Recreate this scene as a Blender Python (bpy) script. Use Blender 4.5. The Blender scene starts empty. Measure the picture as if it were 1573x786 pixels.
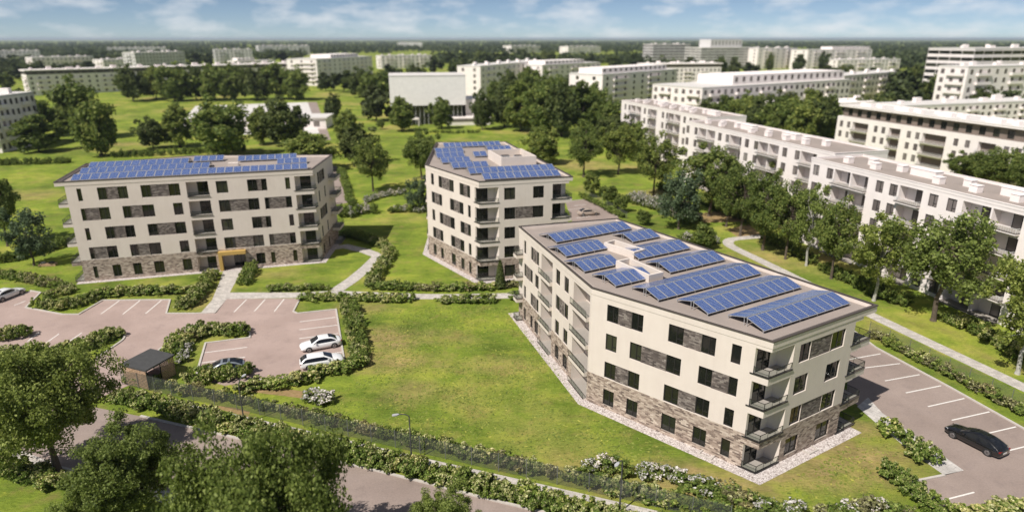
import bpy, math, random
import numpy as np
from mathutils import Vector, Matrix

# ------------------------------------------------------------------ camera, sky, sun, exposure
sc = bpy.context.scene
COL = sc.collection
R = math.radians
cam_d = bpy.data.cameras.new('camera')
cam_d.sensor_width = 36.0
cam_d.lens = 36.0 * 1000 / 1573
cam_d.clip_start = 0.5
cam_d.clip_end = 60000
cam_d.dof.use_dof = True
cam_d.dof.focus_distance = 59.0
cam_d.dof.aperture_fstop = 0.088
cam = bpy.data.objects.new('camera', cam_d)
COL.objects.link(cam)
cam.location = (0, 0, 35)
cam.rotation_euler = (R(90 - 18.418), 0, 0)
sc.camera = cam

SUN_EL, SUN_AZ = 52.0, 44.0            # shadows run 44 degrees from +x towards +y
sx, sy, sz = math.cos(R(SUN_AZ)) * math.cos(R(SUN_EL)), math.sin(R(SUN_AZ)) * math.cos(R(SUN_EL)), -math.sin(R(SUN_EL))
sun_d = bpy.data.lights.new('sun', 'SUN')
sun_d.energy = 4.4
sun_d.angle = R(0.55)
sun_d.color = (1.0, 0.945, 0.87)
sun = bpy.data.objects.new('sun', sun_d)
COL.objects.link(sun)
sun.rotation_euler = Vector((sx, sy, sz)).to_track_quat('-Z', 'Y').to_euler()

world = bpy.data.worlds.new('World')
sc.world = world
world.use_nodes = True
wn, wl = world.node_tree.nodes, world.node_tree.links
wn.clear()
w_out = wn.new('ShaderNodeOutputWorld')
w_bg = wn.new('ShaderNodeBackground')
w_sky = wn.new('ShaderNodeTexSky')
w_sky.sky_type = 'NISHITA'
w_sky.sun_disc = False
w_sky.sun_elevation = R(SUN_EL)
w_sky.sun_rotation = math.atan2(-sx, -sy)
w_sky.altitude = 0
w_sky.air_density = 0.42
w_sky.dust_density = 0.0
w_sky.ozone_density = 1.0
w_bg.inputs['Strength'].default_value = 0.061
# fair-weather clouds: a noise cloud deck seen along the view direction
tc = wn.new('ShaderNodeTexCoord')
sepw = wn.new('ShaderNodeSeparateXYZ')
wl.new(tc.outputs['Generated'], sepw.inputs[0])
def wmath(op, a, b=None):
    n = wn.new('ShaderNodeMath'); n.operation = op
    for i, v in enumerate((a, b)):
        if v is None: continue
        if isinstance(v, (int, float)): n.inputs[i].default_value = v
        else: wl.new(v, n.inputs[i])
    return n.outputs[0]
wmap = wn.new('ShaderNodeMapping')
wmap.inputs['Scale'].default_value = (10, 10, 30)
wl.new(tc.outputs['Generated'], wmap.inputs[0])
wnoi = wn.new('ShaderNodeTexNoise')
wnoi.inputs['Scale'].default_value = 1.5
wnoi.inputs['Detail'].default_value = 8
wnoi.inputs['Roughness'].default_value = 0.55
wl.new(wmap.outputs[0], wnoi.inputs['Vector'])
wramp = wn.new('ShaderNodeValToRGB')
wramp.color_ramp.elements[0].position = 0.46
wramp.color_ramp.elements[0].color = (0, 0, 0, 1)
wramp.color_ramp.elements[1].position = 0.80
wramp.color_ramp.elements[1].color = (1, 1, 1, 1)
wl.new(wnoi.outputs['Fac'], wramp.inputs[0])
wmix = wn.new('ShaderNodeMixRGB')
wmix.inputs[2].default_value = (12.0, 12.0, 12.1, 1)
wl.new(w_sky.outputs[0], wmix.inputs[1])
wl.new(wmath('MULTIPLY', wramp.outputs[0], 0.8), wmix.inputs[0])
wl.new(wmix.outputs[0], w_bg.inputs['Color'])
wl.new(w_bg.outputs[0], w_out.inputs['Surface'])

vs = sc.view_settings
vs.view_transform = 'Standard'
vs.look = 'None'
vs.exposure = 0.34
vs.gamma = 1.0
vs.use_curve_mapping = False
sc.render.engine = 'CYCLES'
sc.cycles.max_bounces = 6
sc.cycles.diffuse_bounces = 3
sc.cycles.glossy_bounces = 3
sc.cycles.transmission_bounces = 3
sc.cycles.transparent_max_bounces = 12
sc.cycles.caustics_reflective = False
sc.cycles.caustics_refractive = False
sc.cycles.use_denoising = True

rng = np.random.default_rng(7)
random.seed(7)

# ------------------------------------------------------------------ materials
MATS = {}
def new_mat(name):
    m = bpy.data.materials.new(name)
    m.use_nodes = True
    MATS[name] = m
    nt = m.node_tree
    return m, nt, nt.nodes['Principled BSDF']
def N(nt, t, **kw):
    n = nt.nodes.new(t)
    for k, v in kw.items():
        setattr(n, k, v)
    return n
def noise(nt, scale, detail=4, rough=0.55, vec=None):
    n = N(nt, 'ShaderNodeTexNoise')
    n.inputs['Scale'].default_value = scale
    n.inputs['Detail'].default_value = detail
    n.inputs['Roughness'].default_value = rough
    if vec is not None:
        nt.links.new(vec, n.inputs['Vector'])
    return n.outputs['Fac']
def objco(nt):
    return N(nt, 'ShaderNodeTexCoord').outputs['Object']
def worldpos(nt):
    return N(nt, 'ShaderNodeNewGeometry').outputs['Position']
def ramp(nt, fac, stops, interp='LINEAR'):
    r = N(nt, 'ShaderNodeValToRGB')
    r.color_ramp.interpolation = interp
    e = r.color_ramp.elements
    while len(e) < len(stops):
        e.new(0.5)
    for i, (p, c) in enumerate(stops):
        e[i].position = p
        e[i].color = (*c, 1) if len(c) == 3 else c
    nt.links.new(fac, r.inputs[0])
    return r.outputs[0]
def mixc(nt, fac, a, b, mode='MIX'):
    n = N(nt, 'ShaderNodeMixRGB', blend_type=mode)
    for i, v in enumerate((fac, a, b)):
        if isinstance(v, (int, float)):
            n.inputs[i].default_value = v
        elif isinstance(v, tuple):
            n.inputs[i].default_value = (*v, 1)
        else:
            nt.links.new(v, n.inputs[i])
    return n.outputs[0]
def bump(nt, bsdf, h, strength=0.3, dist=0.02):
    b = N(nt, 'ShaderNodeBump')
    b.inputs['Strength'].default_value = strength
    b.inputs['Distance'].default_value = dist
    nt.links.new(h, b.inputs['Height'])
    nt.links.new(b.outputs[0], bsdf.inputs['Normal'])
def simple(name, col, rough=0.7, var=0.12, scale=3.0, metal=0.0, spec=0.5, coat=0.0):
    m, nt, b = new_mat(name)
    b.inputs['Roughness'].default_value = rough
    b.inputs['Metallic'].default_value = metal
    b.inputs['Specular IOR Level'].default_value = spec
    b.inputs['Coat Weight'].default_value = coat
    f = noise(nt, scale, 5, 0.6, worldpos(nt))
    lo = tuple(c * (1 - var) for c in col)
    hi = tuple(min(1, c * (1 + var)) for c in col)
    nt.links.new(ramp(nt, f, [(0.3, lo), (0.7, hi)]), b.inputs['Base Color'])
    return m

simple('plaster_cream_plain', (0.71, 0.645, 0.58), 0.85, 0.05, 0.7)
simple('plaster_white', (0.88, 0.805, 0.775), 0.85, 0.05, 0.5)
simple('plaster_grey', (0.62, 0.60, 0.59), 0.85, 0.06, 0.4)
simple('clad_brown', (0.20, 0.155, 0.13), 0.8, 0.1, 0.6)
simple('clad_dark', (0.07, 0.06, 0.06), 0.7, 0.1, 0.6)
simple('roof_membrane', (0.315, 0.265, 0.235), 0.9, 0.10, 0.35)
simple('roof_pale', (0.62, 0.59, 0.56), 0.9, 0.08, 0.2)
simple('coping_dark', (0.075, 0.06, 0.052), 0.6, 0.1, 2)
simple('frame_dark', (0.022, 0.020, 0.020), 0.45, 0.1, 4)
simple('frame_white', (0.7, 0.7, 0.7), 0.5, 0.05, 4)
simple('floor_tile', (0.34, 0.31, 0.28), 0.7, 0.08, 3)
simple('canopy_yellow', (0.52, 0.34, 0.10), 0.55, 0.06, 3)
simple('aluminium', (0.62, 0.63, 0.65), 0.35, 0.05, 5, metal=0.6)
simple('kerb_stone', (0.50, 0.46, 0.42), 0.85, 0.10, 3)
simple('line_paint', (0.74, 0.71, 0.67), 0.8, 0.08, 5)
simple('lamp_metal', (0.10, 0.10, 0.10), 0.5, 0.1, 5, metal=0.3)
simple('fence_post', (0.16, 0.165, 0.155), 0.6, 0.1, 5)
simple('lamp_head', (0.42, 0.42, 0.43), 0.4, 0.05, 5)
simple('shed_roof', (0.055, 0.055, 0.055), 0.8, 0.15, 2)
simple('wood_slat', (0.50, 0.33, 0.21), 0.7, 0.2, 4)
simple('bark', (0.105, 0.08, 0.06), 0.95, 0.3, 5)
simple('bark_pale', (0.42, 0.40, 0.37), 0.9, 0.35, 3)
simple('tyre', (0.015, 0.015, 0.016), 0.85, 0.1, 5)
simple('rim', (0.38, 0.38, 0.39), 0.3, 0.05, 5, metal=0.8)
simple('paint_white', (0.80, 0.80, 0.80), 0.25, 0.02, 5, coat=0.8)
simple('paint_grey', (0.23, 0.26, 0.29), 0.3, 0.03, 5, metal=0.3, coat=0.8)
simple('paint_black', (0.008, 0.008, 0.009), 0.2, 0.02, 5, coat=0.8)
simple('paint_beige', (0.42, 0.34, 0.28), 0.3, 0.03, 5, coat=0.8)
simple('car_glass', (0.012, 0.014, 0.018), 0.06, 0.05, 5, spec=0.6)
simple('head_lamp', (0.55, 0.57, 0.6), 0.15, 0.05, 5)
simple('tail_lamp', (0.25, 0.012, 0.012), 0.25, 0.05, 5)
simple('plate', (0.75, 0.75, 0.72), 0.5, 0.03, 5)
simple('cushion', (0.05, 0.055, 0.05), 0.9, 0.2, 5)
simple('facade_metal', (0.93, 0.89, 0.86), 0.6, 0.05, 0.8)

m, nt, b = new_mat('plaster_cream')          # rendered wall with faint rain streaks and trowel clouds
b.inputs['Roughness'].default_value = 0.88
wp = worldpos(nt)
stv = N(nt, 'ShaderNodeMapping')
stv.inputs['Scale'].default_value = (2.6, 2.6, 0.16)
nt.links.new(wp, stv.inputs[0])
col = ramp(nt, noise(nt, 0.55, 6, 0.62, wp), [(0.3, (0.675, 0.592, 0.528)), (0.7, (0.730, 0.648, 0.584))])
col = mixc(nt, 0.20, col, ramp(nt, noise(nt, 1.0, 6, 0.66, stv.outputs[0]), [(0.36, (0.86, 0.85, 0.84)), (0.55, (1.0, 1.0, 1.0))]), 'MULTIPLY')
nt.links.new(col, b.inputs['Base Color'])
bump(nt, b, noise(nt, 9.0, 4, 0.6, wp), 0.25, 0.01)

def glass_mat(name, col, tint):
    m, nt, b = new_mat(name)
    b.inputs['Roughness'].default_value = 0.04
    b.inputs['Specular IOR Level'].default_value = 0.6
    rnd = N(nt, 'ShaderNodeObjectInfo').outputs['Random']
    nt.links.new(ramp(nt, rnd, [(0.0, col), (0.75, tuple(c * 1.6 for c in col)), (1.0, tint)]), b.inputs['Base Color'])
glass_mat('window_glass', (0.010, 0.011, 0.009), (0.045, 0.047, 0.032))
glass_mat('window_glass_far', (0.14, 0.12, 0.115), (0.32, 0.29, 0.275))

m, nt, b = new_mat('rail_glass')
tr = N(nt, 'ShaderNodeBsdfTransparent')
tr.inputs[0].default_value = (0.90, 0.92, 0.90, 1)
mx = N(nt, 'ShaderNodeMixShader')
mx.inputs[0].default_value = 0.08
b.inputs['Base Color'].default_value = (0.10, 0.11, 0.10, 1)
b.inputs['Specular IOR Level'].default_value = 0.2
b.inputs['Roughness'].default_value = 0.2
nt.links.new(tr.outputs[0], mx.inputs[1])
nt.links.new(b.outputs[0], mx.inputs[2])
nt.links.new(mx.outputs[0], nt.nodes['Material Output'].inputs['Surface'])

m, nt, b = new_mat('fence_mesh')          # woven wire: the gaps between the wires let the view through
tr = N(nt, 'ShaderNodeBsdfTransparent')
mx = N(nt, 'ShaderNodeMixShader')
b.inputs['Base Color'].default_value = (0.11, 0.12, 0.105, 1)
b.inputs['Roughness'].default_value = 0.7
fv = N(nt, 'ShaderNodeMath', operation='MULTIPLY_ADD')
nt.links.new(noise(nt, 1.5, 3, 0.5, worldpos(nt)), fv.inputs[0])
fv.inputs[1].default_value = 0.16
fv.inputs[2].default_value = 0.10
nt.links.new(fv.outputs[0], mx.inputs[0])
nt.links.new(tr.outputs[0], mx.inputs[1])
nt.links.new(b.outputs[0], mx.inputs[2])
nt.links.new(mx.outputs[0], nt.nodes['Material Output'].inputs['Surface'])

def brick_mat(name, stops, mortar):
    m, nt, b = new_mat(name)
    b.inputs['Roughness'].default_value = 0.9
    uv = N(nt, 'ShaderNodeTexCoord').outputs['UV']
    t = N(nt, 'ShaderNodeTexBrick')
    t.offset = 0.5
    nt.links.new(uv, t.inputs['Vector'])
    t.inputs['Color1'].default_value = (0, 0, 0, 1)
    t.inputs['Color2'].default_value = (1, 1, 1, 1)
    t.inputs['Scale'].default_value = 1.0
    t.inputs['Brick Width'].default_value = 0.37
    t.inputs['Row Height'].default_value = 0.14
    t.inputs['Mortar Size'].default_value = 0.008
    t.inputs['Mortar Smooth'].default_value = 0.2
    col = ramp(nt, t.outputs['Color'], stops)
    big = noise(nt, 0.9, 4, 0.6, uv)
    col = mixc(nt, 0.45, col, ramp(nt, big, [(0.3, (0.72, 0.70, 0.68)), (0.7, (1.18, 1.15, 1.12))]), 'MULTIPLY')
    col = mixc(nt, t.outputs['Fac'], col, mortar)
    nt.links.new(col, b.inputs['Base Color'])
    inv = N(nt, 'ShaderNodeMath', operation='SUBTRACT')
    inv.inputs[0].default_value = 1.0
    nt.links.new(t.outputs['Fac'], inv.inputs[1])
    bump(nt, b, inv.outputs[0], 0.6, 0.02)
brick_mat('brick_tan', [(0.0, (0.13, 0.095, 0.08)), (0.22, (0.26, 0.195, 0.16)), (0.5, (0.40, 0.315, 0.26)), (0.8, (0.50, 0.41, 0.34)), (1.0, (0.62, 0.53, 0.45))], (0.36, 0.31, 0.27))
brick_mat('brick_dark', [(0.0, (0.06, 0.048, 0.045)), (0.3, (0.115, 0.093, 0.085)), (0.6, (0.18, 0.15, 0.135)), (1.0, (0.29, 0.255, 0.23))], (0.13, 0.115, 0.105))

m, nt, b = new_mat('solar_cells')
uv = N(nt, 'ShaderNodeTexCoord').outputs['UV']
t = N(nt, 'ShaderNodeTexBrick')
t.offset = 0.0
nt.links.new(uv, t.inputs['Vector'])
t.inputs['Scale'].default_value = 1.0
t.inputs['Brick Width'].default_value = 1.0
t.inputs['Row Height'].default_value = 1.0
t.inputs['Mortar Size'].default_value = 0.045
t.inputs['Mortar Smooth'].default_value = 0.1
t.inputs['Color1'].default_value = (0.024, 0.056, 0.185, 1)
t.inputs['Color2'].default_value = (0.038, 0.080, 0.245, 1)
t.inputs['Mortar'].default_value = (0.36, 0.42, 0.58, 1)
nt.links.new(t.outputs['Color'], b.inputs['Base Color'])
b.inputs['Roughness'].default_value = 0.16
b.inputs['Specular IOR Level'].default_value = 0.5

# ground covers
DRY = [(*(29.05, 49.10), 10, 7, 0.85), (*(16.34, 45.95), 11, 3.5, 0.9), (*(-14.92, 72.87), 5, 4.5, 0.8), (*(-15.45, 67.37), 8, 4, 0.75), (*(-7.70, 72.87), 4, 2.5, 0.5), (*(-1.92, 66.11), 7, 2.5, 0.5), (*(-9.97, 60.35), 6, 3, 0.5), (*(-114.67, 150.35), 16, 7, 0.6), (*(-135.72, 228.35), 18, 6, 0.7), (*(17.78, 187.74), 12, 8, 0.6), (*(35.01, 153.10), 8, 5, 0.7), (*(-57.18, 312.35), 30, 6, 0.6), (*(-36.48, 96.35), 5, 2.5, 0.5), (*(-20.09, 82.03), 5, 3, 0.6), (*(18.28, 157.39), 8, 5, 0.4)]
m, nt, b = new_mat('grass')
wp = worldpos(nt)
b.inputs['Roughness'].default_value = 1.0
b.inputs['Specular IOR Level'].default_value = 0.1
patch = noise(nt, 0.06, 6, 0.62, wp)
col = ramp(nt, patch, [(0.30, (0.105, 0.142, 0.026)), (0.44, (0.145, 0.205, 0.030)), (0.54, (0.205, 0.268, 0.036)), (0.63, (0.305, 0.335, 0.052)), (0.72, (0.165, 0.222, 0.032))])
dry = noise(nt, 0.030, 5, 0.65, wp)
dryf = ramp(nt, dry, [(0.52, (0, 0, 0)), (0.68, (1, 1, 1))])
fine0 = noise(nt, 0.6, 5, 0.7, wp)
dcol = ramp(nt, fine0, [(0.3, (0.27, 0.20, 0.085)), (0.7, (0.40, 0.30, 0.14))])
dm = N(nt, 'ShaderNodeMath', operation='MULTIPLY')
nt.links.new(dryf, dm.inputs[0])
dm.inputs[1].default_value = 0.8
col = mixc(nt, dm.outputs[0], col, dcol)
warp = noise(nt, 0.22, 5, 0.65, wp)
for (cx_, cy_, rx_, ry_, k_) in DRY:          # worn, dried-out places in the turf
    mpd = N(nt, 'ShaderNodeMapping')
    mpd.vector_type = 'TEXTURE'
    mpd.inputs['Location'].default_value = (cx_, cy_, 0)
    mpd.inputs['Scale'].default_value = (rx_, ry_, 1)
    nt.links.new(wp, mpd.inputs[0])
    ln = N(nt, 'ShaderNodeVectorMath', operation='LENGTH')
    nt.links.new(mpd.outputs[0], ln.inputs[0])
    ad = N(nt, 'ShaderNodeMath', operation='MULTIPLY_ADD')
    nt.links.new(warp, ad.inputs[0])
    ad.inputs[1].default_value = 2.2
    nt.links.new(ln.outputs['Value'], ad.inputs[2])
    mr = N(nt, 'ShaderNodeMapRange')
    mr.inputs['From Min'].default_value = 2.2
    mr.inputs['From Max'].default_value = 1.3
    mr.inputs['To Min'].default_value = 0.0
    mr.inputs['To Max'].default_value = k_
    nt.links.new(ad.outputs[0], mr.inputs['Value'])
    col = mixc(nt, mr.outputs[0], col, dcol)
mid = noise(nt, 0.28, 7, 0.72, wp)
col = mixc(nt, 0.85, col, ramp(nt, mid, [(0.3, (0.60, 0.66, 0.55)), (0.5, (1.0, 1.0, 1.0)), (0.7, (1.45, 1.34, 1.3))]), 'MULTIPLY')
st = N(nt, 'ShaderNodeMapping')
st.inputs['Rotation'].default_value = (0, 0, R(25))
st.inputs['Scale'].default_value = (0.9, 3.6, 1)
nt.links.new(wp, st.inputs[0])
fine = noise(nt, 1.9, 8, 0.78, st.outputs[0])
col = mixc(nt, 1.0, col, ramp(nt, fine, [(0.28, (0.52, 0.57, 0.50)), (0.5, (1.0, 1.0, 1.0)), (0.72, (1.5, 1.42, 1.45))]), 'MULTIPLY')
sk = N(nt, 'ShaderNodeMapping')
sk.inputs['Rotation'].default_value = (0, 0, R(-28))
sk.inputs['Scale'].default_value = (0.35, 1.0, 1)
nt.links.new(wp, sk.inputs[0])
stro = noise(nt, 0.42, 7, 0.70, sk.outputs[0])
col = mixc(nt, ramp(nt, stro, [(0.50, (0, 0, 0)), (0.70, (0.75, 0.75, 0.75))]), col, (0.33, 0.36, 0.055))
col = mixc(nt, ramp(nt, noise(nt, 0.33, 7, 0.72, wp), [(0.52, (0, 0, 0)), (0.70, (0.6, 0.6, 0.6))]), col, (0.30, 0.225, 0.09))
flow = noise(nt, 1.1, 3, 0.6, wp)
ff = ramp(nt, flow, [(0.66, (0, 0, 0)), (0.74, (1, 1, 1))])
fd = N(nt, 'ShaderNodeMath', operation='MULTIPLY')
nt.links.new(ff, fd.inputs[0])
fd.inputs[1].default_value = 0.55
col = mixc(nt, fd.outputs[0], col, (0.40, 0.42, 0.06))
nt.links.new(col, b.inputs['Base Color'])
bump(nt, b, fine, 1.0, 0.15)

m, nt, b = new_mat('soil_litter')
wp = worldpos(nt)
b.inputs['Roughness'].default_value = 1.0
nt.links.new(ramp(nt, noise(nt, 1.3, 6, 0.7, wp), [(0.3, (0.12, 0.13, 0.03)), (0.5, (0.27, 0.18, 0.08)), (0.7, (0.36, 0.24, 0.12))]), b.inputs['Base Color'])

for an_, ak in (('asphalt', (1.0, 0.985, 0.96)), ('asphalt_pale', (1.30, 1.22, 1.20))):
    m, nt, b = new_mat(an_)
    wp = worldpos(nt)
    b.inputs['Roughness'].default_value = 0.92
    c1 = ramp(nt, noise(nt, 0.16, 5, 0.6, wp), [(0.3, (0.250, 0.198, 0.176)), (0.7, (0.325, 0.262, 0.236))])
    c1 = mixc(nt, 0.55, c1, ramp(nt, noise(nt, 6.0, 5, 0.7, wp), [(0.3, (0.78, 0.78, 0.78)), (0.7, (1.2, 1.2, 1.2))]), 'MULTIPLY')
    c1 = mixc(nt, 0.8, c1, ramp(nt, noise(nt, 0.7, 7, 0.72, wp), [(0.30, (0.80, 0.80, 0.82)), (0.46, (1.0, 1.0, 1.0)), (0.75, (1.06, 1.05, 1.04))]), 'MULTIPLY')
    c1 = mixc(nt, 1.0, c1, ak, 'MULTIPLY')
    nt.links.new(c1, b.inputs['Base Color'])

def paver_mat(name, base, w, h, rot, amt=0.5):
    m, nt, b = new_mat(name)
    b.inputs['Roughness'].default_value = 0.9
    mp = N(nt, 'ShaderNodeMapping')
    mp.inputs['Rotation'].default_value = (0, 0, R(rot))
    nt.links.new(worldpos(nt), mp.inputs[0])
    t = N(nt, 'ShaderNodeTexBrick')
    nt.links.new(mp.outputs[0], t.inputs['Vector'])
    t.inputs['Scale'].default_value = 1
    t.inputs['Brick Width'].default_value = w
    t.inputs['Row Height'].default_value = h
    t.inputs['Mortar Size'].default_value = 0.012
    t.inputs['Color1'].default_value = (*[c * 0.82 for c in base], 1)
    t.inputs['Color2'].default_value = (*[c * 1.12 for c in base], 1)
    t.inputs['Mortar'].default_value = (*[c * 0.55 for c in base], 1)
    col = mixc(nt, amt, t.outputs['Color'], ramp(nt, noise(nt, 1.4, 5, 0.6, worldpos(nt)), [(0.3, (0.8, 0.8, 0.8)), (0.7, (1.15, 1.15, 1.15))]), 'MULTIPLY')
    nt.links.new(col, b.inputs['Base Color'])
paver_mat('paver', (0.50, 0.46, 0.42), 0.6, 0.4, 20)
paver_mat('paver_diag', (0.50, 0.47, 0.44), 0.8, 0.45, 58)

m, nt, b = new_mat('gravel')
wp = worldpos(nt)
b.inputs['Roughness'].default_value = 0.95
v = N(nt, 'ShaderNodeTexVoronoi')
v.inputs['Scale'].default_value = 11
nt.links.new(wp, v.inputs['Vector'])
sp = N(nt, 'ShaderNodeSeparateColor')
nt.links.new(v.outputs['Color'], sp.inputs[0])
nt.links.new(ramp(nt, sp.outputs[0], [(0.0, (0.22, 0.18, 0.165)), (0.3, (0.44, 0.385, 0.36)), (0.65, (0.56, 0.50, 0.475)), (1.0, (0.72, 0.67, 0.64))]), b.inputs['Base Color'])
bump(nt, b, v.outputs['Distance'], 0.6, 0.05)

def leaf_mat(name, stops, trans=0.25):
    m, nt, b = new_mat(name)
    g = N(nt, 'ShaderNodeNewGeometry')
    oi = N(nt, 'ShaderNodeObjectInfo')
    col = ramp(nt, g.outputs['Random Per Island'], stops)
    col = mixc(nt, 1.0, col, ramp(nt, oi.outputs['Random'], [(0, (0.80, 0.82, 0.80)), (0.5, (1.0, 1.0, 1.0)), (1, (1.20, 1.12, 1.05))]), 'MULTIPLY')
    nt.links.new(col, b.inputs['Base Color'])
    b.inputs['Roughness'].default_value = 0.6
    b.inputs['Specular IOR Level'].default_value = 0.25
    t = N(nt, 'ShaderNodeBsdfTranslucent')
    nt.links.new(col, t.inputs[0])
    mx = N(nt, 'ShaderNodeMixShader')
    mx.inputs[0].default_value = trans
    nt.links.new(b.outputs[0], mx.inputs[1])
    nt.links.new(t.outputs[0], mx.inputs[2])
    nt.links.new(mx.outputs[0], nt.nodes['Material Output'].inputs['Surface'])
leaf_mat('leaf_olive', [(0, (0.11, 0.15, 0.032)), (0.5, (0.192, 0.247, 0.054)), (0.9, (0.31, 0.367, 0.091)), (1, (0.457, 0.523, 0.184))], 0.42)
leaf_mat('leaf_green', [(0, (0.094, 0.143, 0.034)), (0.5, (0.174, 0.227, 0.054)), (1, (0.297, 0.334, 0.086))], 0.42)
leaf_mat('leaf_dark', [(0, (0.057, 0.086, 0.026)), (0.5, (0.104, 0.138, 0.039)), (1, (0.173, 0.198, 0.061))], 0.40)
leaf_mat('leaf_blue', [(0, (0.070, 0.108, 0.055)), (0.5, (0.120, 0.170, 0.088)), (1, (0.190, 0.240, 0.130))], 0.40)
leaf_mat('leaf_hedge', [(0, (0.085, 0.144, 0.025)), (0.5, (0.178, 0.263, 0.046)), (0.9, (0.316, 0.389, 0.095)), (1, (0.463, 0.526, 0.169))], 0.40)
leaf_mat('leaf_tip', [(0, (0.22, 0.242, 0.066)), (0.5, (0.418, 0.407, 0.165)), (1, (0.638, 0.616, 0.352))], 0.15)
leaf_mat('blossom', [(0, (0.42, 0.38, 0.36)), (0.5, (0.62, 0.58, 0.56)), (1, (0.80, 0.76, 0.73))], 0.15)
leaf_mat('leaf_dry', [(0, (0.117, 0.111, 0.046)), (0.5, (0.208, 0.195, 0.091)), (1, (0.338, 0.312, 0.182))], 0.32)
leaf_mat('leaf_grass', [(0, (0.145, 0.196, 0.043)), (0.5, (0.239, 0.312, 0.061)), (0.9, (0.334, 0.377, 0.087)), (1, (0.522, 0.522, 0.116))], 0.40)
leaf_mat('leaf_far', [(0, (0.037, 0.053, 0.02)), (0.5, (0.063, 0.085, 0.029)), (1, (0.103, 0.127, 0.044))], 0.2)

# ------------------------------------------------------------------ mesh helpers
class MB:
    """collects quads, boxes, tubes into one mesh"""
    def __init__(s):
        s.v, s.f, s.m, s.uv = [], [], [], []
    def face(s, pts, mi=0, uv=None):
        i = len(s.v)
        s.v += [tuple(p) for p in pts]
        s.f.append(tuple(range(i, i + len(pts))))
        s.m.append(mi)
        s.uv.append(uv if uv else [(p[0] + p[1], p[2]) for p in pts])
    def box(s, x0, x1, y0, y1, z0, z1, mi=0, M=None):
        c = [(x0, y0, z0), (x1, y0, z0), (x1, y1, z0), (x0, y1, z0), (x0, y0, z1), (x1, y0, z1), (x1, y1, z1), (x0, y1, z1)]
        if M is not None:
            c = [tuple(M @ Vector(p)) for p in c]
        for q, (ua, va) in (((0, 3, 2, 1), (0, 1)), ((4, 5, 6, 7), (0, 1)), ((0, 1, 5, 4), (0, 2)), ((2, 3, 7, 6), (0, 2)), ((1, 2, 6, 5), (1, 2)), ((3, 0, 4, 7), (1, 2))):
            s.face([c[i] for i in q], mi, [(c[i][ua], c[i][va]) for i in q])
    def prism(s, poly, z0, z1, mi=0, cap=True, bottom=False):
        n = len(poly)
        acc = 0.0
        for i in range(n):
            a, b = poly[i], poly[(i + 1) % n]
            l = math.dist(a, b)
            s.face([(*a, z0), (*b, z0), (*b, z1), (*a, z1)], mi, [(acc, z0), (acc + l, z0), (acc + l, z1), (acc, z1)])
            acc += l
        if cap: s.face([(*p, z1) for p in poly], mi, [p for p in poly])
        if bottom: s.face([(*p, z0) for p in reversed(poly)], mi, [p for p in reversed(poly)])
    def tube(s, p0, p1, r0, r1, n=8, mi=0, cap=False):
        p0, p1 = Vector(p0), Vector(p1)
        ax = (p1 - p0).normalized()
        u = ax.orthogonal().normalized()
        w = ax.cross(u)
        a = [p0 + (u * math.cos(2 * math.pi * k / n) + w * math.sin(2 * math.pi * k / n)) * r0 for k in range(n)]
        b = [p1 + (u * math.cos(2 * math.pi * k / n) + w * math.sin(2 * math.pi * k / n)) * r1 for k in range(n)]
        for k in range(n):
            j = (k + 1) % n
            s.face([a[k], a[j], b[j], b[k]], mi)
        if cap:
            s.face(b, mi)
            s.face(list(reversed(a)), mi)
    def mesh(s, name, mats, smooth=False, weld=False):
        me = bpy.data.meshes.new(name)
        me.from_pydata(s.v, [], s.f)
        for mt in mats:
            me.materials.append(MATS[mt])
        me.polygons.foreach_set('material_index', s.m)
        ul = me.uv_layers.new(name='UVMap')
        ul.data.foreach_set('uv', [c for q in s.uv for p in q for c in p])
        if smooth:
            me.polygons.foreach_set('use_smooth', [True] * len(s.f))
        me.update()
        return me
def obj(name, me, parent=None, loc=(0, 0, 0), rz=0.0):
    o = bpy.data.objects.new(name, me)
    COL.objects.link(o)
    o.location = loc
    o.rotation_euler = (0, 0, rz)
    if parent is not None:
        o.parent = parent
    return o
def build(mb, name, mats, parent=None, smooth=False):
    return obj(name, mb.mesh(name, mats if isinstance(mats, (list, tuple)) else [mats], smooth), parent)
def thing(name, label, cat, loc=(0, 0, 0), rz=0.0, group=None, me=None):
    o = bpy.data.objects.new(name, me)
    COL.objects.link(o)
    o.location = loc if len(loc) == 3 else (*loc, 0)
    o.rotation_euler = (0, 0, rz)
    o['label'] = label
    o['category'] = cat
    if group: o['group'] = group
    return o
def struct(o, kind='structure'):
    o['kind'] = kind
    return o
def copy_tree(root, loc, rz=0.0, scale=None, label=None, group=None):
    r = root.copy()
    COL.objects.link(r)
    r.location = loc if len(loc) == 3 else (*loc, 0)
    r.rotation_euler = (0, 0, rz)
    if scale is not None: r.scale = scale
    if label: r['label'] = label
    if group: r['group'] = group
    for ch in root.children:
        c = ch.copy()
        COL.objects.link(c)
        c.parent = r
        for g in ch.children:
            d = g.copy()
            COL.objects.link(d)
            d.parent = c
    return r
def V2(a): return np.array(a, float)
def offset_poly(poly, dist):
    """counter-clockwise polygon pushed outwards by dist"""
    n = len(poly)
    out = []
    for i in range(n):
        p0, p1, p2 = V2(poly[i - 1]), V2(poly[i]), V2(poly[(i + 1) % n])
        d1 = (p1 - p0) / np.linalg.norm(p1 - p0)
        d2 = (p2 - p1) / np.linalg.norm(p2 - p1)
        n1, n2 = np.array([d1[1], -d1[0]]), np.array([d2[1], -d2[0]])
        k = dist / (1 + n1 @ n2)
        out.append(tuple(p1 + (n1 + n2) * k))
    return out

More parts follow.
